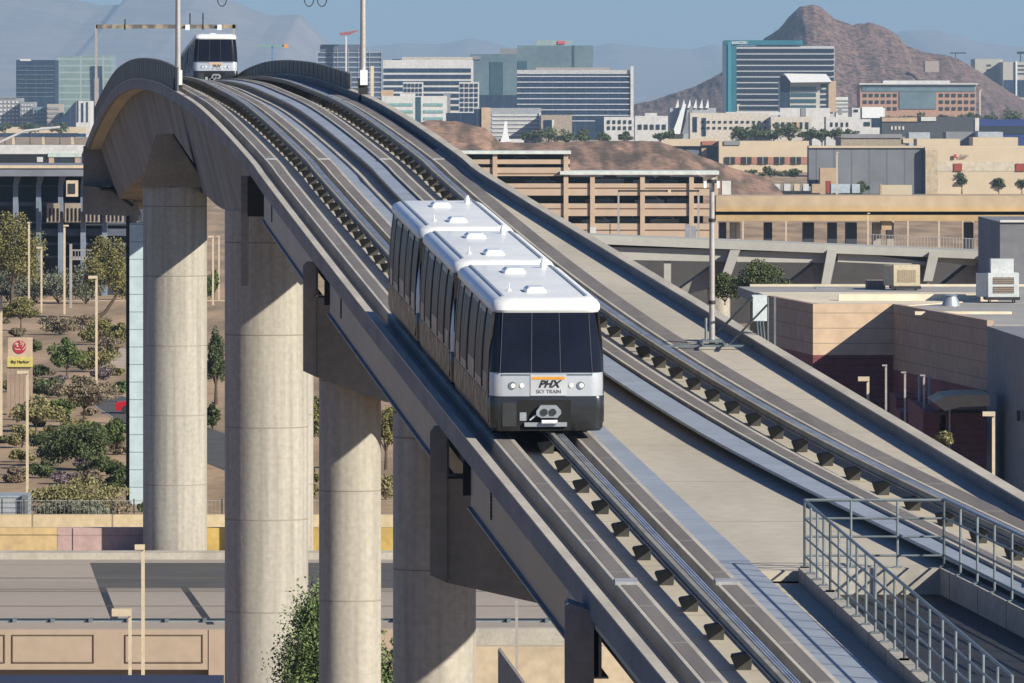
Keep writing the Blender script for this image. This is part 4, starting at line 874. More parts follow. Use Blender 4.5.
bld('office_tower', 'tallest teal glass tower with small red roof sign', 'office building', 517, 593, 45.5, 4700, GT, feats=[('roof_house',536,572,40,45.6,M('grey_teal',(.28,.36,.38),None,.7),-1,30),('vertical_joint',572.5,574.5,45.5,70,GTD),('dark_patch',518,527,61,72,GTD),('roof_sign',558,565,41,44,M('sign_red',(.6,.08,.12),None,.6),1)])
bld('office_building', 'long dark blue office block with thin white floor lines', 'office building', 517, 632, 74, 4300, GB, feats=[('floor_band',517,633,76+i*5.55,77+i*5.55,M('floor_white',(.50,.53,.60),None,.8),1.4) for i in range(9)]+[('roof_plant',517,630,70,75.5,M('roof_pale',(.50,.50,.52),None,.8),-1,30),('roof_plant',536,610,67.5,70,M('roof_brown',(.36,.33,.33),None,.8),-1,30),('corner_fin',630.5,633.5,66,118,WB,3)])
bld('dark_block', 'dark navy box building left of the tan column', 'building', 446, 474, 113, 3150, GB, depth=20)
bld('office_block', 'office with tan end pier and pale grey stripes behind the obelisk', 'office building', 474, 541, 108, 3100, M('stripe_wall',(.34,.36,.40),None,.8), depth=20, feats=[('dark_bay',474,481,109,136,GB),('end_pier',481.5,490,107.5,140,TAN,3)]+bands(492,539,112,136,6,.4,WB,'stripe')+[('end_frame',539,541,113,143,WB,3)])
bld('stone_hall', 'brown-roofed low hall right of the striped office', 'building', 541, 572, 115, 3080, M('brown_stone',(.36,.31,.26),None,.9), depth=25, feats=[('opening',544,552,120,130,GB),('pier',552,554,120,131,WB)])
t = thing('white_obelisk', W(505.5,145,2950), 'white tapering fin rising in front of the striped office', 'obelisk'); b = MB(); Yq = 2950
b.slab([W2(499,145.5,Yq),W2(511,145.5,Yq),W2(508,134,Yq),W2(507,121.5,Yq),W2(504.6,121.5,Yq),W2(503,134,Yq)], Yq, Yq+2); b.build('fin', WHITE, t)
b = MB(); b.box(px(487,Yq), px(524,Yq), Yq+1, Yq+3, rz(142.5,Yq), rz(139,Yq)); b.build('base', WB, t)
bld('white_flats', 'white low flats with square windows right of the dark blue block', 'building', 604, 634, 117, 3500, WB, depth=20, feats=grid(606,633,119,131,5,2,.5,.6,DKG)+[('dark_bay',595,604,119,132,GB)])
bld('white_flats', 'white low building at the foot of the rocky hill', 'building', 635, 668, 116, 3600, WB, depth=20, feats=grid(637,667,122,132,5,1,.6,.5,DKG)+[('roof_plant',645,657,113,116,WB,-1,10)])
t = bld('finned_hall', 'grey hall with a row of white pointed fins on its roof', 'building', 670, 716, 108, 3500, M('fin_hall_grey',(.40,.43,.47),None,.8), depth=40)
for i in range(6):
    xx = 677+i*6.0; b = MB(); b.slab([W2(xx-1.6,108,3499),W2(xx+2,108,3499),W2(xx+1.2,99,3499)], 3499, 3501); b.build('roof_fin', WHITE, t)
b = MB(); b.slab([W2(672,134,3497),W2(680,134,3497),W2(686,104,3497),W2(683,104,3497)], 3495, 3498); b.build('slanted_fin', WHITE, t)
b = MB(); b.slab([W2(682,134,3497),W2(689,134,3497),W2(693,106,3497),W2(690,106,3497)], 3495, 3498); b.build('slanted_fin', GRY, t)
# right cluster
t = bld('hotel_tower', 'teal-topped banded office tower in front of the rocky hill', 'office building', 725, 736.5, 40.5, 4800, TEAL, depth=60, feats=[('teal_fin',728,731,42,112,M('teal_light',(.06,.27,.36),None,.35),2)])
Yq = 4800
b = MB(); b.box(px(736.5,Yq)+.1, px(834.5,Yq), Yq+1, Yq+60, GZ, rz(46,Yq)); b.build('wall', M('tower_bands_white',(.52,.54,.58),None,.8), t)
for i in range(11):
    r_ = 48.7 + i*5.75; b = MB(); b.box(px(737,Yq), px(834,Yq), Yq+.2, Yq+2, rz(r_+3.6,Yq), rz(r_,Yq)); b.build('window_band', M('tower_glass',(.018,.028,.05),(.010,.018,.035),.6,scale=.02,spec=.15), t)
b = MB(); b.box(px(725,Yq)+.2, px(803,Yq), Yq-.6, Yq+50, rz(44.8,Yq), rz(40.2,Yq)); hd_ = b.build('teal_header', TEAL, t)
text_part('SANCOIU', 3.6*Yq/F, WHITE, hd_, (px(739.5,Yq), Yq-.9, rz(42.7,Yq)), bold=.06)
t = bld('office_building', 'smaller office with curved white roof in front of the banded tower', 'office building', 780, 833, 82, 4500, M('office_white',(.55,.54,.50),None,.8), depth=30, feats=bands(791,816,84.5,109,4,.62,GTD)+grid(820,828,83,110,1,5,.85,.6,GB)+[('dark_flank',780,790,76,112,GB),('tan_tower',828.5,836,81,112,TAN,3)]+grid(830,835,85,110,1,4,.6,.4,ROSE,'tan_window'))
b = MB(); b.slab([W2(784,73.5,4495),W2(826,74,4495),W2(832,82,4495),W2(791,82.5,4495),W2(787,77,4495)], 4493, 4530); b.build('curved_roof', WHITE, t)
bld('parking_deck', 'pale striped deck right of the curved-roof office', 'building', 836, 848, 97, 4520, WB, depth=15, feats=bands(836,848,98,112,4,.45,GRY))
bld('office_building', 'wide brick and glass office block at the foot of the hill', 'office building', 860, 976, 84, 4700, M('office_brick_tan',(.44,.27,.19),None,.9), depth=40, feats=[('roof_slab',859,978,83.2,84.6,WB,6),('roof_slab',883,950,80.5,83.4,WB,-1,20),('glass_top',862,975,85.5,91.5,GT,1.2),('glass_centre',899.5,936,92,109,GT,1.5)]+grid(862,898,92,112,6,3,.6,.5,DKG)+grid(938,976,92,112,6,3,.6,.5,DKG)+bands(900,935.5,94,109,3,.35,WB,'spandrel'))
bld('hill_building', 'pale stepped building on the hill shoulder at the right edge', 'building', 975, 1003, 59, 6500, M('pale_stone',(.48,.46,.41),None,.85), depth=60, feats=[('window',987,991,64.5,66,DKG),('window',987,991,69,70.5,DKG)])
bld('hill_building', 'tall pale tower with dark glass base at the right edge', 'building', 1003, 1040, 62, 6450, M('pale_stone',(.48,.46,.41),None,.85), depth=60, feats=[('glass_base',1004,1030,80,97,GB),('window',1018,1030,65,66.3,DKG),('window',1018,1030,69,70.3,DKG),('window',1018,1030,73,74.3,DKG),('white_mast',1015.5,1017,61,97,WHITE,3)])
t = thing('floodlight_bar', W(960,60,6300), 'thin floodlight bar on the hill ridge', 'floodlight'); b = MB(); b.box(px(950,6300),px(966,6300),6300,6302,rz(53.6,6300),rz(52.4,6300)); b.box(px(955,6300),px(955.8,6300),6300,6301,rz(62,6300),rz(53,6300)); b.build('bar', DKG, t)
t = thing('floodlight_bar', W(1020,60,6300), 'floodlight bar above the right edge tower', 'floodlight'); b = MB(); b.box(px(1017,6300),px(1030,6300),6300,6302,rz(54,6300),rz(51.5,6300)); b.box(px(1020,6300),px(1021,6300),6300,6301,rz(62,6300),rz(54,6300)); b.build('bar', DKG, t)
bld('hillside_house', 'tan block set in the hillside', 'building', 925, 939, 61, 6050, M('hill_block',(.40,.33,.30),None,.9), depth=20, zb=rz(72,6050))
# low belt of white buildings
bld('low_building', 'cream low building below the banded tower, left end', 'building', 690, 770, 113, 3400, M('warm_white',(.62,.57,.50),None,.85), depth=30, feats=grid(700,768,119,131,12,2,.45,.4,DKG)+[('dark_bay',693,697,117,132,GB),('dark_bay',702,706,118,136,GB),('roof_plant',726,784,112,115,WB,-1,12)])
bld('low_building', 'white low offices below the curved-roof office', 'building', 771, 812, 117, 3380, M('warm_white',(.62,.57,.50),None,.85), depth=30, feats=grid(774,810,120,131,6,1,.5,.6,DKG)+[('tan_bay',793,800,122,131,TAN)])
bld('white_block', 'bright white terrace blocks right of the low offices', 'building', 826, 852, 117, 3300, WB, depth=20, feats=grid(829,850,121,128,4,1,.4,.6,DKG))
bld('white_block', 'taller white block in the centre of the low belt', 'building', 852, 885, 108, 3350, WB, depth=20, feats=[('window',854,858,109.5,112,DKG),('window',864,870,122,126,DKG),('dark_court',872,881,118,127,GB),('wing',862,883,107,118,WHITE,2)])
bld('white_block', 'white roof blocks in front of the curved-roof office', 'building', 780, 830, 108, 3450, WB, depth=20, feats=[('shadow_gable',801,806,108,116,GRY),('shadow_gable',838,842,108,115,GRY)])
bld('long_low_building', 'long low building with pale roof strip and dark ground floor', 'building', 882, 982, 117, 3200, M('long_low_dark',(.07,.075,.09),None,.8), depth=20, feats=[('pale_roof_strip',882,917,117.5,121.5,TAN,2),('pale_roof_strip',921,936,117,121,WB,2),('roof_top',917,921,116,122,DKG)]+grid(890,905,125,131,4,1,.5,.6,WB))
bld('blue_shed', 'deep blue roofed shed at the right edge below the hill', 'building', 978, 1040, 119.5, 3100, M('blue_shed_mat',(.02,.045,.20),None,.6), depth=30, feats=[('grey_end',975,979,118,131,WB,2),('dark_base',980,1040,126,134,DKG)])
bld('grey_shed', 'long grey flat-roofed shed with brown front above the warehouse', 'building', 841, 905, 137, 2350, M('shed_tan',(.36,.31,.24),None,.85), depth=40, feats=[('grey_parapet',841,902,134,138,GRY,2),('cream_patch',903,913,138.5,143,CR_,2)])
bld('grey_shed', 'pale blue roof box between grey sheds', 'building', 909, 930, 132.5, 2450, M('pale_blue_box',(.42,.47,.52),None,.8), depth=20)
bld('grey_shed', 'grey box roof behind the warehouse, right of centre', 'building', 946, 977, 132, 2500, GRY, depth=20)
bld('grey_shed', 'light box roof behind the warehouse at right', 'building', 978, 1003, 132, 2480, M('pale_blue_box',(.42,.47,.52),None,.8), depth=20)
bld('cream_shed', 'cream roof parapet strip behind the warehouse, centre', 'building', 917, 960, 139, 2300, CR_, depth=20)
bld('cream_shed', 'cream roof parapet strip behind the warehouse, right', 'building', 973, 1018, 137.5, 2300, CR_, depth=20)
# cream building with windows
Yq = gY(172)
bld('cream_building', 'cream two-tone building with rose band and dark windows', 'building', 719, 809, 141, Yq, CR_, depth=15, feats=[('rose_band',725,808,157,164,ROSE)]+[('window',725+i*16.5,735+i*16.5,157,164,DKG,2) for i in range(5)]+[('grey_box',724,740,141,145,GRY,2)]+[('window_mullion',729.5+i*16.5,730.2+i*16.5,157,164,TAN,3) for i in range(5)])
bld('cream_building', 'cream canopy wing with shaded recess left of the rose-banded building', 'building', 672, 719, 140, Yq+15, M('shade_grey_blue',(.16,.19,.24),None,.8), depth=60, feats=[('canopy',664,719,139,146,CR_,6),('tan_column',701.5,707,147,162,TAN,3),('glass_entry',709,718,146,164,GTD,2),('canopy_fascia',702,716,141,145,ROSE,8),('dark_post',683,686,147,158,GB,2)])
# warehouse
Yq = gY(194)
wh = bld('warehouse', 'large cream warehouse with red square doors and a dark shaded side wall', 'warehouse', 925, 1060, 147, Yq, CR_, depth=12, feats=[('tan_pilaster',925.5,938,150,194,M('pilaster_cream',(.52,.43,.31),None,.85),.9),('pale_band',926,1060,162,171,M('pale_warehouse_band',(.60,.54,.44),None,.85),.5),('door',954,962,163.5,171,REDD,2),('door',1016,1025,163.5,171,REDD,2)])
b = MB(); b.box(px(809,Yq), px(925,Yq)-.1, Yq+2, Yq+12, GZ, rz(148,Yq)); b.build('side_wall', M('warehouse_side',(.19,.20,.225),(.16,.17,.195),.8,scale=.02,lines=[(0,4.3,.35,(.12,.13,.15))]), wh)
b = MB(); b.box(px(809,Yq), px(1060,Yq), Yq+1.5, Yq+12, rz(148,Yq)+.003, rz(146,Yq)); b.build('roof', CR_, wh)
text_part('Kable', 4.2*Yq/F, M('sign_grey',(.15,.13,.12),None,.6), wh, (px(964,Yq), Yq-.6, rz(156.3,Yq)), bold=.03)
b = MB(); b.slab([(px(953.6,Yq),rz(158,Yq)),(px(956.6,Yq),rz(158,Yq)),(px(956,Yq),rz(155.5,Yq)),(px(956.8,Yq),rz(154.3,Yq)),(px(953.6,Yq),rz(154.3,Yq))], Yq-.75, Yq-.45); b.build('sign_mark', M('sign_red2',(.5,.05,.05),None,.6), wh)
bld('yard_wall', 'cream yard wall in front of the dark warehouse side', 'wall', 880, 912, 185, 1880, CR_, depth=2, feats=[('post',880,882,184,196,TAN)])
bld('yard_hut', 'tan hut at the dark warehouse wall', 'hut', 820, 838, 168, 1940, TAN, depth=6)
yy = 1930
for i, (xx, ww, lb_, mt) in enumerate(((762,10,'leftmost white truck in the yard',GRY),(773,10,'second white truck in the yard, beside the leftmost',WB),(784,9,'third truck in the yard from the left',WB),(794,8,'fourth truck in the yard, cream boxed',CR_),(803,8,'fifth truck in the yard, left of the bare pallets',WB))):
    t = thing('truck', (px(xx,yy),yy,GZ), lb_, 'truck', 'trucks parked in the warehouse yard')
    b = MB(); b.box(px(xx,yy), px(xx+ww*.72,yy), yy, yy+7, rz(192,yy), rz(184,yy)); b.build('cargo_box', mt, t)
    b = MB(); b.box(px(xx+ww*.74,yy), px(xx+ww*.98,yy), yy, yy+2.4, rz(192,yy), rz(186.5,yy)); b.build('cab', GRY, t)
    for q in (.15,.5,.85):
        b = MB(); b.tube((px(xx+ww*q,yy),yy-.1,GZ+.55),(px(xx+ww*q,yy),yy+.3,GZ+.55),.5,10); b.build('wheel', DARK, t)
for xx, ww, lb_, mt in ((826,5,'red truck tractor beside the tan hut',REDD),(830,20,'pale blue trailer with diagonal shadow in the yard',M('trailer_blue',(.45,.52,.58),None,.7)),(852,8,'small pale blue trailer in the yard',M('trailer_blue',(.45,.52,.58),None,.7)),(812,8,'stack of yellow pallets in the yard',TAN)):
    t = thing('trailer' if 'trailer' in lb_ else ('truck' if 'truck' in lb_ else 'pallet_stack'), (px(xx,1890),1890,GZ), lb_, 'trailer' if 'trailer' in lb_ else ('truck' if 'truck' in lb_ else 'pallets'))
    b = MB(); b.box(px(xx,1890), px(xx+ww,1890), 1890, 1893, rz(193,1890), rz(184 if ww > 6 else 181,1890)); b.build('body', mt, t)
    b = MB()
    for q in (.2,.8): b.tube((px(xx+ww*q,1890),1889.9,GZ+.5),(px(xx+ww*q,1890),1890.3,GZ+.5),.5,10)
    b.build('wheels' if 'pallet' not in lb_ else 'skid', DARK, t)
sheet('yard', [(px(720,1950),1985),(px(930,1950),1985),(px(930,1750),1700),(px(700,1750),1700)], GZ+.05, ASPH)
t = thing('roof_machine', W(725,200,1300), 'white machine box at the right end of the parking garage roof', 'machine'); b = MB(); b.box(px(722,1160),px(731,1160),1160,1163,rz(196,1160),rz(181,1160)); b.box(px(719,1160),px(736,1160),1159,1164,rz(199,1160),rz(195,1160)); b.build('case', WB, t)

# ---- parking garage
Yg = 1154
GAR = M('garage_peach', (.50,.38,.285), (.45,.345,.26), .85, scale=.05, fscale=.6, fine=.06); GARI = M('garage_inside', (.05,.045,.04), None, .9, scale=.1)
ga = thing('parking_garage', (px(600,Yg), Yg, GZ), 'peach-coloured multi-storey parking garage with long open decks', 'parking garage')
b = MB(); b.box(px(400,Yg), px(704,Yg), Yg+5, Yg+40, GZ, rz(178,Yg)); b.build('inner_core', GARI, ga)
b = MB(); b.box(px(448,Yg), px(570,Yg), Yg+5.2, Yg+40, rz(178,Yg), rz(152.5,Yg)); b.build('inner_core', GARI, ga)
for r_a, r_b, xa_, xb_ in ((164,156.5+3,448,570),(176,183.5-16,448,570),(195.5,183.5,400,718),(216,203.5,400,718),(240,223.5,400,718),(262,244,560,718)):
    b = MB(); b.box(px(xa_,Yg), px(xb_,Yg), Yg, Yg+5, rz(max(r_a,r_b),Yg), rz(min(r_a,r_b),Yg)); b.build('parapet_band', GAR, ga)
for r_ in (173,187.5,208,229.5):
    b = MB(); b.box(px(448,Yg), px(712,Yg), Yg-.12, Yg, rz(r_+.7,Yg), rz(r_,Yg)); b.build('shadow_groove', M('groove_brown',(.22,.13,.09),None,.9), ga)
for xx in (448.5,495,566,592.5,642.5,691.5,715):
    b = MB(); b.box(px(xx-2.3,Yg), px(xx+2.3,Yg), Yg-.35, Yg+1.2, GZ, rz(152 if xx < 570 else 176,Yg)); b.build('column', GAR, ga)
b = MB(); b.box(px(560,Yg), px(719,Yg), Yg-.8, Yg+14, rz(174.6,Yg), rz(171,Yg)); b.build('roof_canopy', M('canopy_white_teal',(.66,.72,.70),None,.6), ga)
b = MB(); b.box(px(440,Yg), px(571,Yg), Yg-.8, Yg+14, rz(154,Yg), rz(151,Yg)); b.build('roof_canopy', M('canopy_white_teal',(.66,.72,.70),None,.6), ga)
k = 0
for (xx, r_, mt) in ((610,181,WB),(648,182,WB),(664,182,GRY),(520,162,WB),(480,162,GRY),(600,201.5,GRY),(650,202,WB),(682,201,GRY),(625,221,GRY),(597,222,WB),(665,221.5,CR_),(540,182,GRY)):
    t = thing('garage_car', (px(xx,Yg+3),Yg+3.2,rz(r_,Yg)), 'car parked behind the garage parapet, %s' % (['top deck of the low wing, left','top deck of the low wing, middle','top deck of the low wing, right','upper left wing, right bay','upper left wing, left bay','second deck, left bay','second deck, middle bay','second deck, right bay','lowest deck, middle bay','lowest deck, left bay','lowest deck, right bay','left wing lower deck'][k]), 'car', 'cars in the parking garage'); k += 1
    x0 = px(xx,Yg); z0 = rz(r_+4,Yg)
    b = MB(); b.slab([(x0+p[0], z0+p[1]) for p in ((-2.1,0),(-2.1,.8),(-1.2,.9),(-.7,1.4),(.9,1.4),(1.5,.9),(2.1,.8),(2.1,0))], Yg+5.0-1.8, Yg+5.0-.1); b.build('body', mt, t)
    b = MB(); b.slab([(x0+p[0], z0+p[1]) for p in ((-1.05,.9),(-.65,1.3),(.8,1.3),(1.25,.9))], Yg+3.15, Yg+3.2); b.build('window', GLASS, t)

# ---- tan bridge
Yt = 1000
TB = thing('road_bridge', (px(870,Yt), Yt, GZ), 'tan road bridge with orange fascia crossing behind the grey rail bridge', 'bridge')
b = MB(); b.box(px(716,Yt), px(1060,Yt), Yt, Yt+14, rz(206.5,Yt), rz(196,Yt)); b.build('parapet', M('bridge_cream',(.55,.43,.30),None,.85,scale=.05), TB)
b = MB(); b.box(px(716,Yt), px(1060,Yt), Yt+.0, Yt+14, rz(211.5,Yt), rz(206.5,Yt)-.003); b.build('fascia', M('bridge_orange',(.58,.42,.22),None,.85,scale=.05), TB)
b = MB(); b.box(px(716,Yt), px(1060,Yt), Yt+1.5, Yt+13, rz(215,Yt), rz(211.5,Yt)-.003); b.build('girder', BLACK, TB)  # black strip painted as the shadow line below the fascia
b = MB(); b.box(px(716,Yt), px(1060,Yt), Yt+.3, Yt+12, rz(221,Yt), rz(215,Yt)-.003); b.build('girder', M('bridge_orange2',(.54,.39,.21),None,.85,scale=.05), TB)
for xa_, xb_, mt in ((731,736.5,CONC),(737,741,CR_),(804,815,NAVY),(829,838,NAVY),(720,727,NAVY),(765,773,NAVY),(847,858,NAVY),(874,882,CONC),(888,895,CONC),(966,975,NAVY),(983,996,NAVY)):
    b = MB(); b.box(px(xa_,Yt), px(xb_,Yt), Yt+3, Yt+6, GZ, rz(223,Yt)); b.build('pier', mt, TB)
b = MB(); b.box(px(882,Yt), px(892,Yt), Yt+1, Yt+5, rz(230,Yt), rz(217,Yt)); b.build('pier_head', TAN, TB)

# ---- grey rail bridge
GRB = M('grey_bridge_concrete', (.42,.42,.39), (.35,.35,.33), .85, scale=.1, fscale=1.5, fine=.05)
rb = thing('grey_rail_bridge', (px(800,690), 690, GZ), 'pale grey concrete bridge with slanted piers crossing in the middle distance', 'bridge')
YB = 700
def tr_(x): return 232 + (x-520)*19.5/472          # row of the deck's top edge
def bslab(pts, y0, y1, name, mat, par): m = MB(); m.slab([W2(a, b2, YB) for a, b2 in pts], y0, y1); return m.build(name, mat, par)
bslab([(520,tr_(520)),(993,tr_(993)),(993,tr_(993)+8),(520,tr_(520)+9)], YB, YB+9, 'deck', GRB, rb)
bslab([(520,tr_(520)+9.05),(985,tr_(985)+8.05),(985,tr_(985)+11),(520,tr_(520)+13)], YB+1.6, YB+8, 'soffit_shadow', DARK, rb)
bslab([(520,245),(731,250),(731,262),(520,258)], YB+.7, YB+7, 'girder', GRB, rb)
bslab([(737,251),(828,253),(828,263),(737,262)], YB+.7, YB+7, 'girder', GRB, rb)
bslab([(838,251),(931,262.5),(931,266),(838,262)], YB+.7, YB+7, 'girder', GRB, rb)
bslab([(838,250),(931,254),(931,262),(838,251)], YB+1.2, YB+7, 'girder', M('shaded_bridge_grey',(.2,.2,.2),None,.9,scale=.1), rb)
bslab([(937,262),(975,266.5),(985,255),(937,254)], YB+1.3, YB+7, 'girder', GRB, rb)
bslab([(560,262),(985,266),(985,330),(560,330)], YB+20, YB+22, 'under_bridge_shade', M('bridge_shade_grey',(.075,.072,.075),None,.9,scale=.1), rb)  # dark sheet stands in for the shade beneath the bridge
for xt, xb2, rt_, rb_ in ((735,724,250,283),(832,826,250,284),(934,928,252,281),(988,983,252,280)):
    Yq = YB+.2; m = MB()
    m.slab([W2(xt-5,rt_,Yq),W2(xt+5,rt_,Yq),W2(xb2+4,rb_,Yq),W2(xb2-5,rb_,Yq)], Yq-.8, Yq+1.6); m.build('slanted_pier', GRB, rb)
    m = MB(); m.slab([W2(xt-2,252,Yq),W2(xb2+2,285,Yq),W2(xb2-42,296,Yq),W2(xb2-44,290,Yq)], Yq+1.7, Yq+8); m.build('pier_flank', CAPC, rb)
    m = MB(); m.tube((px(xb2-4,Yq),Yq+4,GZ),(px(xb2-4,Yq),Yq+4,rz(286,Yq)),1.0,16); m.build('column', CONC, rb, smooth=True)
m = MB(); m.box(px(664,701), px(671,701), 701, 702, rz(285,701), rz(256,701)); m.build('square_pier', GRB, rb)
for xx in (618.5, 698.5):
    pass
g = thing('signal_gantry', W(660,240,715), 'slim dark gantry standing on the grey rail bridge', 'gantry', 'gantries over the guideway')
for xx, rr in ((618.5,234),(698.5,243)):
    b = MB(); b.box(px(xx-.9,715), px(xx+.9,715), 714.8, 715, rz(rr,715), rz(190,715)); b.build('post', POLE, g)
b = MB(); b.box(px(618,715), px(699,715), 714.8, 715, rz(191.8,715), rz(190,715)); b.build('beam', DARK, g)
b = MB(); b.box(px(668,714), px(671,714), 714.3, 714.7, rz(193,714), rz(189.5,714)); b.build('signal_lamp', CR_, g)
g = thing('equipment_cabinet', W(689,240,714), 'grey equipment cabinets beside the gantry on the grey rail bridge', 'cabinet')
b = MB(); b.box(px(685,714), px(690,714), 713.4, 714, rz(240,714), rz(224,714)); b.box(px(691,714), px(696,714), 713.4, 714, rz(241,714), rz(226,714)); b.build('case', GALV, g)
g = thing('equipment_cabinet', W(593,236,730), 'small white cabinet at the left end of the grey rail bridge', 'cabinet')
b = MB(); b.box(px(590,730), px(596,730), 729.4, 730, rz(233,730), rz(227,730)); b.build('case', WB, g)
b = MB(); b.box(px(609.5,728), px(610.5,728), 728, 728.2, rz(236,728), rz(224,728)); b.build('post', DARK, g)
g = thing('handrail', W(900,246,675), 'fine wire handrail on the right part of the grey rail bridge', 'railing')
b = MB()
for xx in np.arange(870, 985, 3.2):
    b.tube(W(xx,tr_(xx),YB+.3), W(xx,tr_(xx)-12,YB+.3), .03, 4)
b.tube(W(870,tr_(870)-12,YB+.3), W(985,tr_(985)-12,YB+.3), .03, 5); b.build('rail', POLE, g)
b = MB(); b.box(px(660,640), px(800,640), 640, 680, GZ, GZ+.3); tag(b.build('path_slab', M('pale_path',(.50,.42,.32),None,.9,scale=.1)), kind='structure')

# ---- right-hand near buildings
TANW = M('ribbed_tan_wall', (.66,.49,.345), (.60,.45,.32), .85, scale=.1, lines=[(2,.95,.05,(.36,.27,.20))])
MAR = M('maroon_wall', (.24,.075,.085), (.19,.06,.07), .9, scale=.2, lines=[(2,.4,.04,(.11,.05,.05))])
TANW_SHADE = M('ribbed_tan_wall_shaded', (.42,.31,.245), (.37,.28,.22), .85, scale=.1, lines=[(2,.95,.05,(.22,.165,.13))])  # tan wall again, with the shade of its sunless sides put into the colour
WRF = M('white_roof_parapet', (.78,.68,.52), None, .7, scale=.1)
hb = thing('ribbed_hall', (22,500,GZ), 'tan ribbed hall with maroon base and white roof edge beyond the right parapet', 'building')
zt = rz(304,500); zm = rz(355,500)
def wallseg(a, b_, z0, z1, name, mat, th=.4):
    a = Vector((a[0],a[1],0)); b2 = Vector((b_[0],b_[1],0)); d_ = (b2-a).normalized(); n2 = Vector((-d_.y, d_.x, 0))
    m = MB(); q = [a, b2, b2+n2*th, a+n2*th]; m.prism([(p.x,p.y) for p in q], z0, z1); return m.build(name, mat, hb)
A1 = (px(768,521),521); A2_ = (px(813,500),500); A3 = (px(893,500),500); A4 = (px(987,464),464); A5 = (px(1030,437),437)
wallseg(A1,A2_,zm,zt,'ribbed_wall',TANW_SHADE); wallseg(A2_,A3,zm,zt,'ribbed_wall',TANW); wallseg(A3,A4,zm,zt,'ribbed_wall',TANW_SHADE)
wallseg(A1,A2_,GZ,zm-.003,'base_wall',MAR); wallseg(A2_,A3,GZ,zm-.003,'base_wall',MAR); wallseg(A3,A4,GZ,zm-.9,'base_wall',MAR); wallseg(A3,A4,zm-.897,zm-.003,'ribbed_wall',TANW_SHADE)
m = MB(); m.prism([(A1[0]+.4,A1[1]),(A2_[0]+.3,A2_[1]+.4),(A3[0]+.4,A3[1]+.4),(A4[0]+.4,A4[1]),(60,464),(60,556),(A1[0]-1,556)], zt-.9, zt-.25); m.build('roof', M('grey_roof',(.36,.35,.34),None,.9,scale=.1), hb)
m = MB(); m.prism([(A1[0]+.4,A1[1]),(A2_[0]+.4,A2_[1]+.45),(A3[0]-.6,A3[1]+.45),(px(985,517),517),(px(985,538),538),(A1[0]-.2,538)], zt-.25, zt-.2); m.build('white_membrane', WRF, hb)
m = MB(); m.box(px(750,556), 60, 556, 557, GZ, zt-.1); m.build('rear_parapet', WRF, hb)
m = MB(); m.box(px(830,530), px(985,530), 516, 517, zt-.3, rz(293,520)+.02); m.build('inner_parapet', WRF, hb)
m = MB(); m.box(px(900,505), px(993,505), 486, 487, zt-.3, rz(300,500)-.35); m.build('inner_parapet', WRF, hb)
m = MB(); m.lathe(px(951,505), 505, [(.62,zt-.3),(.5,zt+.05),(.35,zt+.35),(.45,zt+.4),(.2,zt+.5)], 16); m.build('roof_vent', GALV, hb, smooth=True)
gb_ = thing('grey_hall', (30,450,GZ), 'tall dark grey windowless wall cut off by the right edge', 'building')
m = MB(); m.prism([A4, A5, (60,437), (60,463.9), (A4[0]+.5,463.9)], GZ, rz(326,464)); m.build('wall', M('grey_hall_wall',(.23,.235,.26),(.2,.205,.23),.85,scale=.1,lines=[(1,6.,.06,(.15,.15,.17))]), gb_)
m = MB(); m.box(px(1014.5,445)-.1, px(1016,445), 441, 441.8, rz(418,445), rz(408,445)); m.build('wall_lamp', DARK, gb_)
bld('grey_block', 'plain grey block at the right edge above the roof units', 'building', 1000, 1060, 222, 640, M('grey_block_wall',(.20,.21,.24),None,.85,scale=.1), depth=30, feats=[('roof_edge',1000,1060,220,222.3,WB,2)])
# annexes in the shaded court
an = thing('maroon_annex', (px(940,455),455,GZ), 'low maroon block annex with stepped walls in the shaded court', 'building')
for xa_, xb_, rt_, Yq, dp in ((896,965,397,486,8),(921,936,365,492,5),(900,922,412,470,6),(940,962,413,452,5),(962,985,413,452,5)):
    m = MB(); m.box(px(xa_,Yq), px(xb_,Yq), Yq, Yq+dp, GZ, rz(rt_,Yq)); m.build('block_wall', MAR, an)
m = MB(); m.slab([W2(918,406,458),W2(940,412,458),W2(940,450,458),W2(918,440,458)], 452, 470); m.build('block_wall', MAR, an)
for xx in (920, 930):
    m = MB(); m.box(px(xx-2,480), px(xx,480), 479.5, 480, GZ, rz(376,480)); m.build('white_post', GALV, an)
cn = thing('fabric_canopy', W(960,415,455), 'tan curved shade canopy between maroon walls and grey wall', 'canopy')
m = MB(); pr_ = [(934,403),(945,397),(960,395),(990,395),(990,406),(960,407),(945,411)]
m.slab([W2(a,b2,450) for a, b2 in pr_], 450, 458); m.build('fabric', M('canopy_tan',(.60,.46,.30),None,.8,scale=.2), cn)
m = MB(); m.tube(W(950,410,452), W(950,450,452), .08); m.build('post', POLE, cn)
b = MB(); b.box(px(955,440), px(990,440), 436, 450, GZ, GZ+.9); tag(b.build('planter', M('planter_tan',(.5,.4,.3),None,.9)), 'low tan planter at the foot of the grey wall', 'planter')
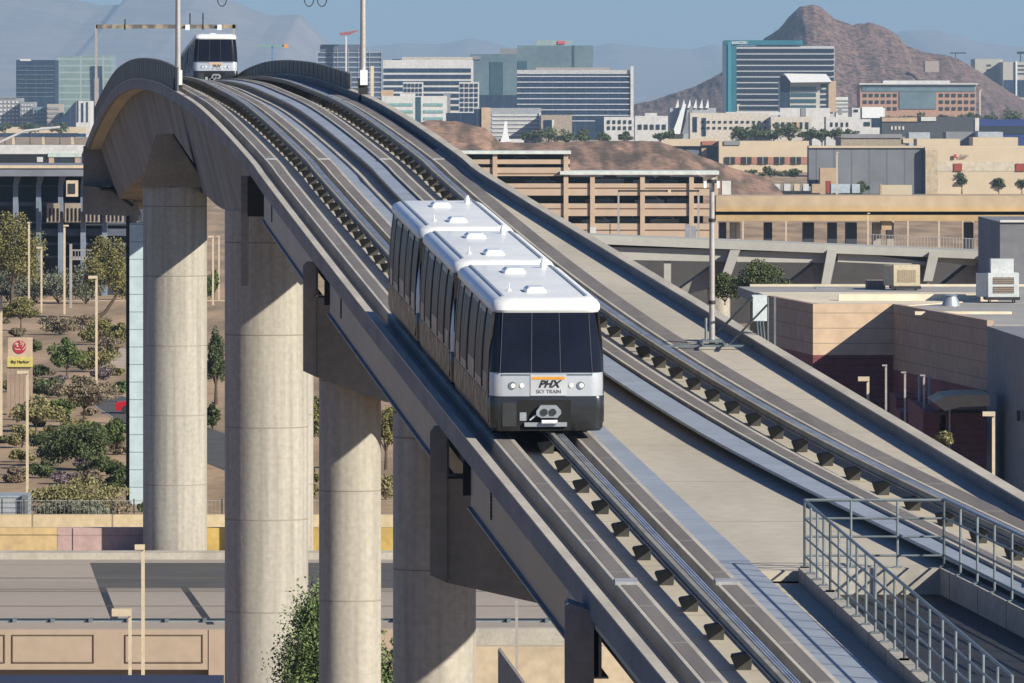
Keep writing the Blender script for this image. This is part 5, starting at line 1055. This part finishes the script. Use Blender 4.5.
# roof units
def acunit(x0, x1, rt_, rb_, Yq, label, mat, big):
    t = thing('air_conditioner', W((x0+x1)/2, rb_, Yq), label, 'air conditioner', 'rooftop air conditioners')
    sp = (x1-x0); xs = x0 + sp*.25
    m = MB(); m.box(px(xs,Yq), px(x1,Yq), Yq, Yq+2.2, rz(rb_,Yq), rz(rt_,Yq)); m.v = m.v; o = m.build('case', mat, t)
    m = MB(); A_ = Vector((px(xs,Yq),Yq,0)); m.prism([(A_.x-.003,Yq),(A_.x-.003,Yq+2.2),(px(x0,Yq),Yq+2.2),(px(x0,Yq),Yq+1.2)], rz(rb_,Yq), rz(rt_,Yq)-.03); m.build('side_duct', mat, o)
    if big:
        for ra in (.18, .56):
            m = MB(); m.box(px(xs+sp*.12,Yq), px(x1-sp*.12,Yq), Yq-.03, Yq, rz(rt_+(rb_-rt_)*(ra+.28),Yq), rz(rt_+(rb_-rt_)*ra,Yq)); m.build('louvre', M('louvre_brown',(.16,.12,.10),None,.8,scale=1,lines=[(2,.13,.04,(.3,.26,.22))]), o)
        m = MB(); m.box(px(xs+3,Yq), px(x1-5,Yq), Yq+.3, Yq+1.7, rz(rt_,Yq), rz(rt_-14,Yq)); m.build('top_box', mat, o)
    else:
        m = MB(); m.box(px(xs+sp*.12,Yq), px(x1-sp*.12,Yq), Yq-.03, Yq, rz(rb_-4,Yq), rz(rt_+5,Yq)); m.build('louvre', M('louvre_tan',(.42,.34,.24),None,.8,scale=1,lines=[(0,.12,.03,(.2,.15,.1))]), o)
    m = MB()
    for q in (.05,.9): m.box(px(xs+sp*.7*q,Yq), px(xs+sp*.7*q+1.2,Yq), Yq+.1, Yq+.2, zt-.3, rz(rb_,Yq)); m.box(px(xs+sp*.7*q,Yq), px(xs+sp*.7*q+1.2,Yq), Yq+2., Yq+2.1, zt-.3, rz(rb_,Yq))
    m.box(px(xs-3,Yq), px(x1+1,Yq), Yq-.1, Yq+2.3, rz(rb_+3,Yq), rz(rb_,Yq)-.003); m.build('stand', DARK, o)
acunit(885, 920, 265, 286, 545, 'cream rooftop air conditioner in the middle of the hall roof', M('ac_cream',(.62,.54,.38),None,.7,scale=.6), False)
acunit(978, 1019, 273, 297, 512, 'large white rooftop air conditioner with two brown louvres at right', M('ac_white',(.62,.66,.67),None,.6,scale=.6), True)
b = MB(); b.box(px(866,550), px(884,550), 548, 551, zt-.3, rz(280,550)); tag(b.build('roof_box', M('roof_box_tan',(.34,.27,.22),None,.9)), 'low brown box left of the cream air conditioner', 'roof box')
b = MB(); b.box(px(815,552), px(833,552), 550, 552, zt-.3, rz(287,552)); tag(b.build('roof_skylight', GALV), 'flat grey skylight at the rear left of the hall roof', 'skylight')

for o in bpy.data.objects:
    if '_o' in o: del o['_o']
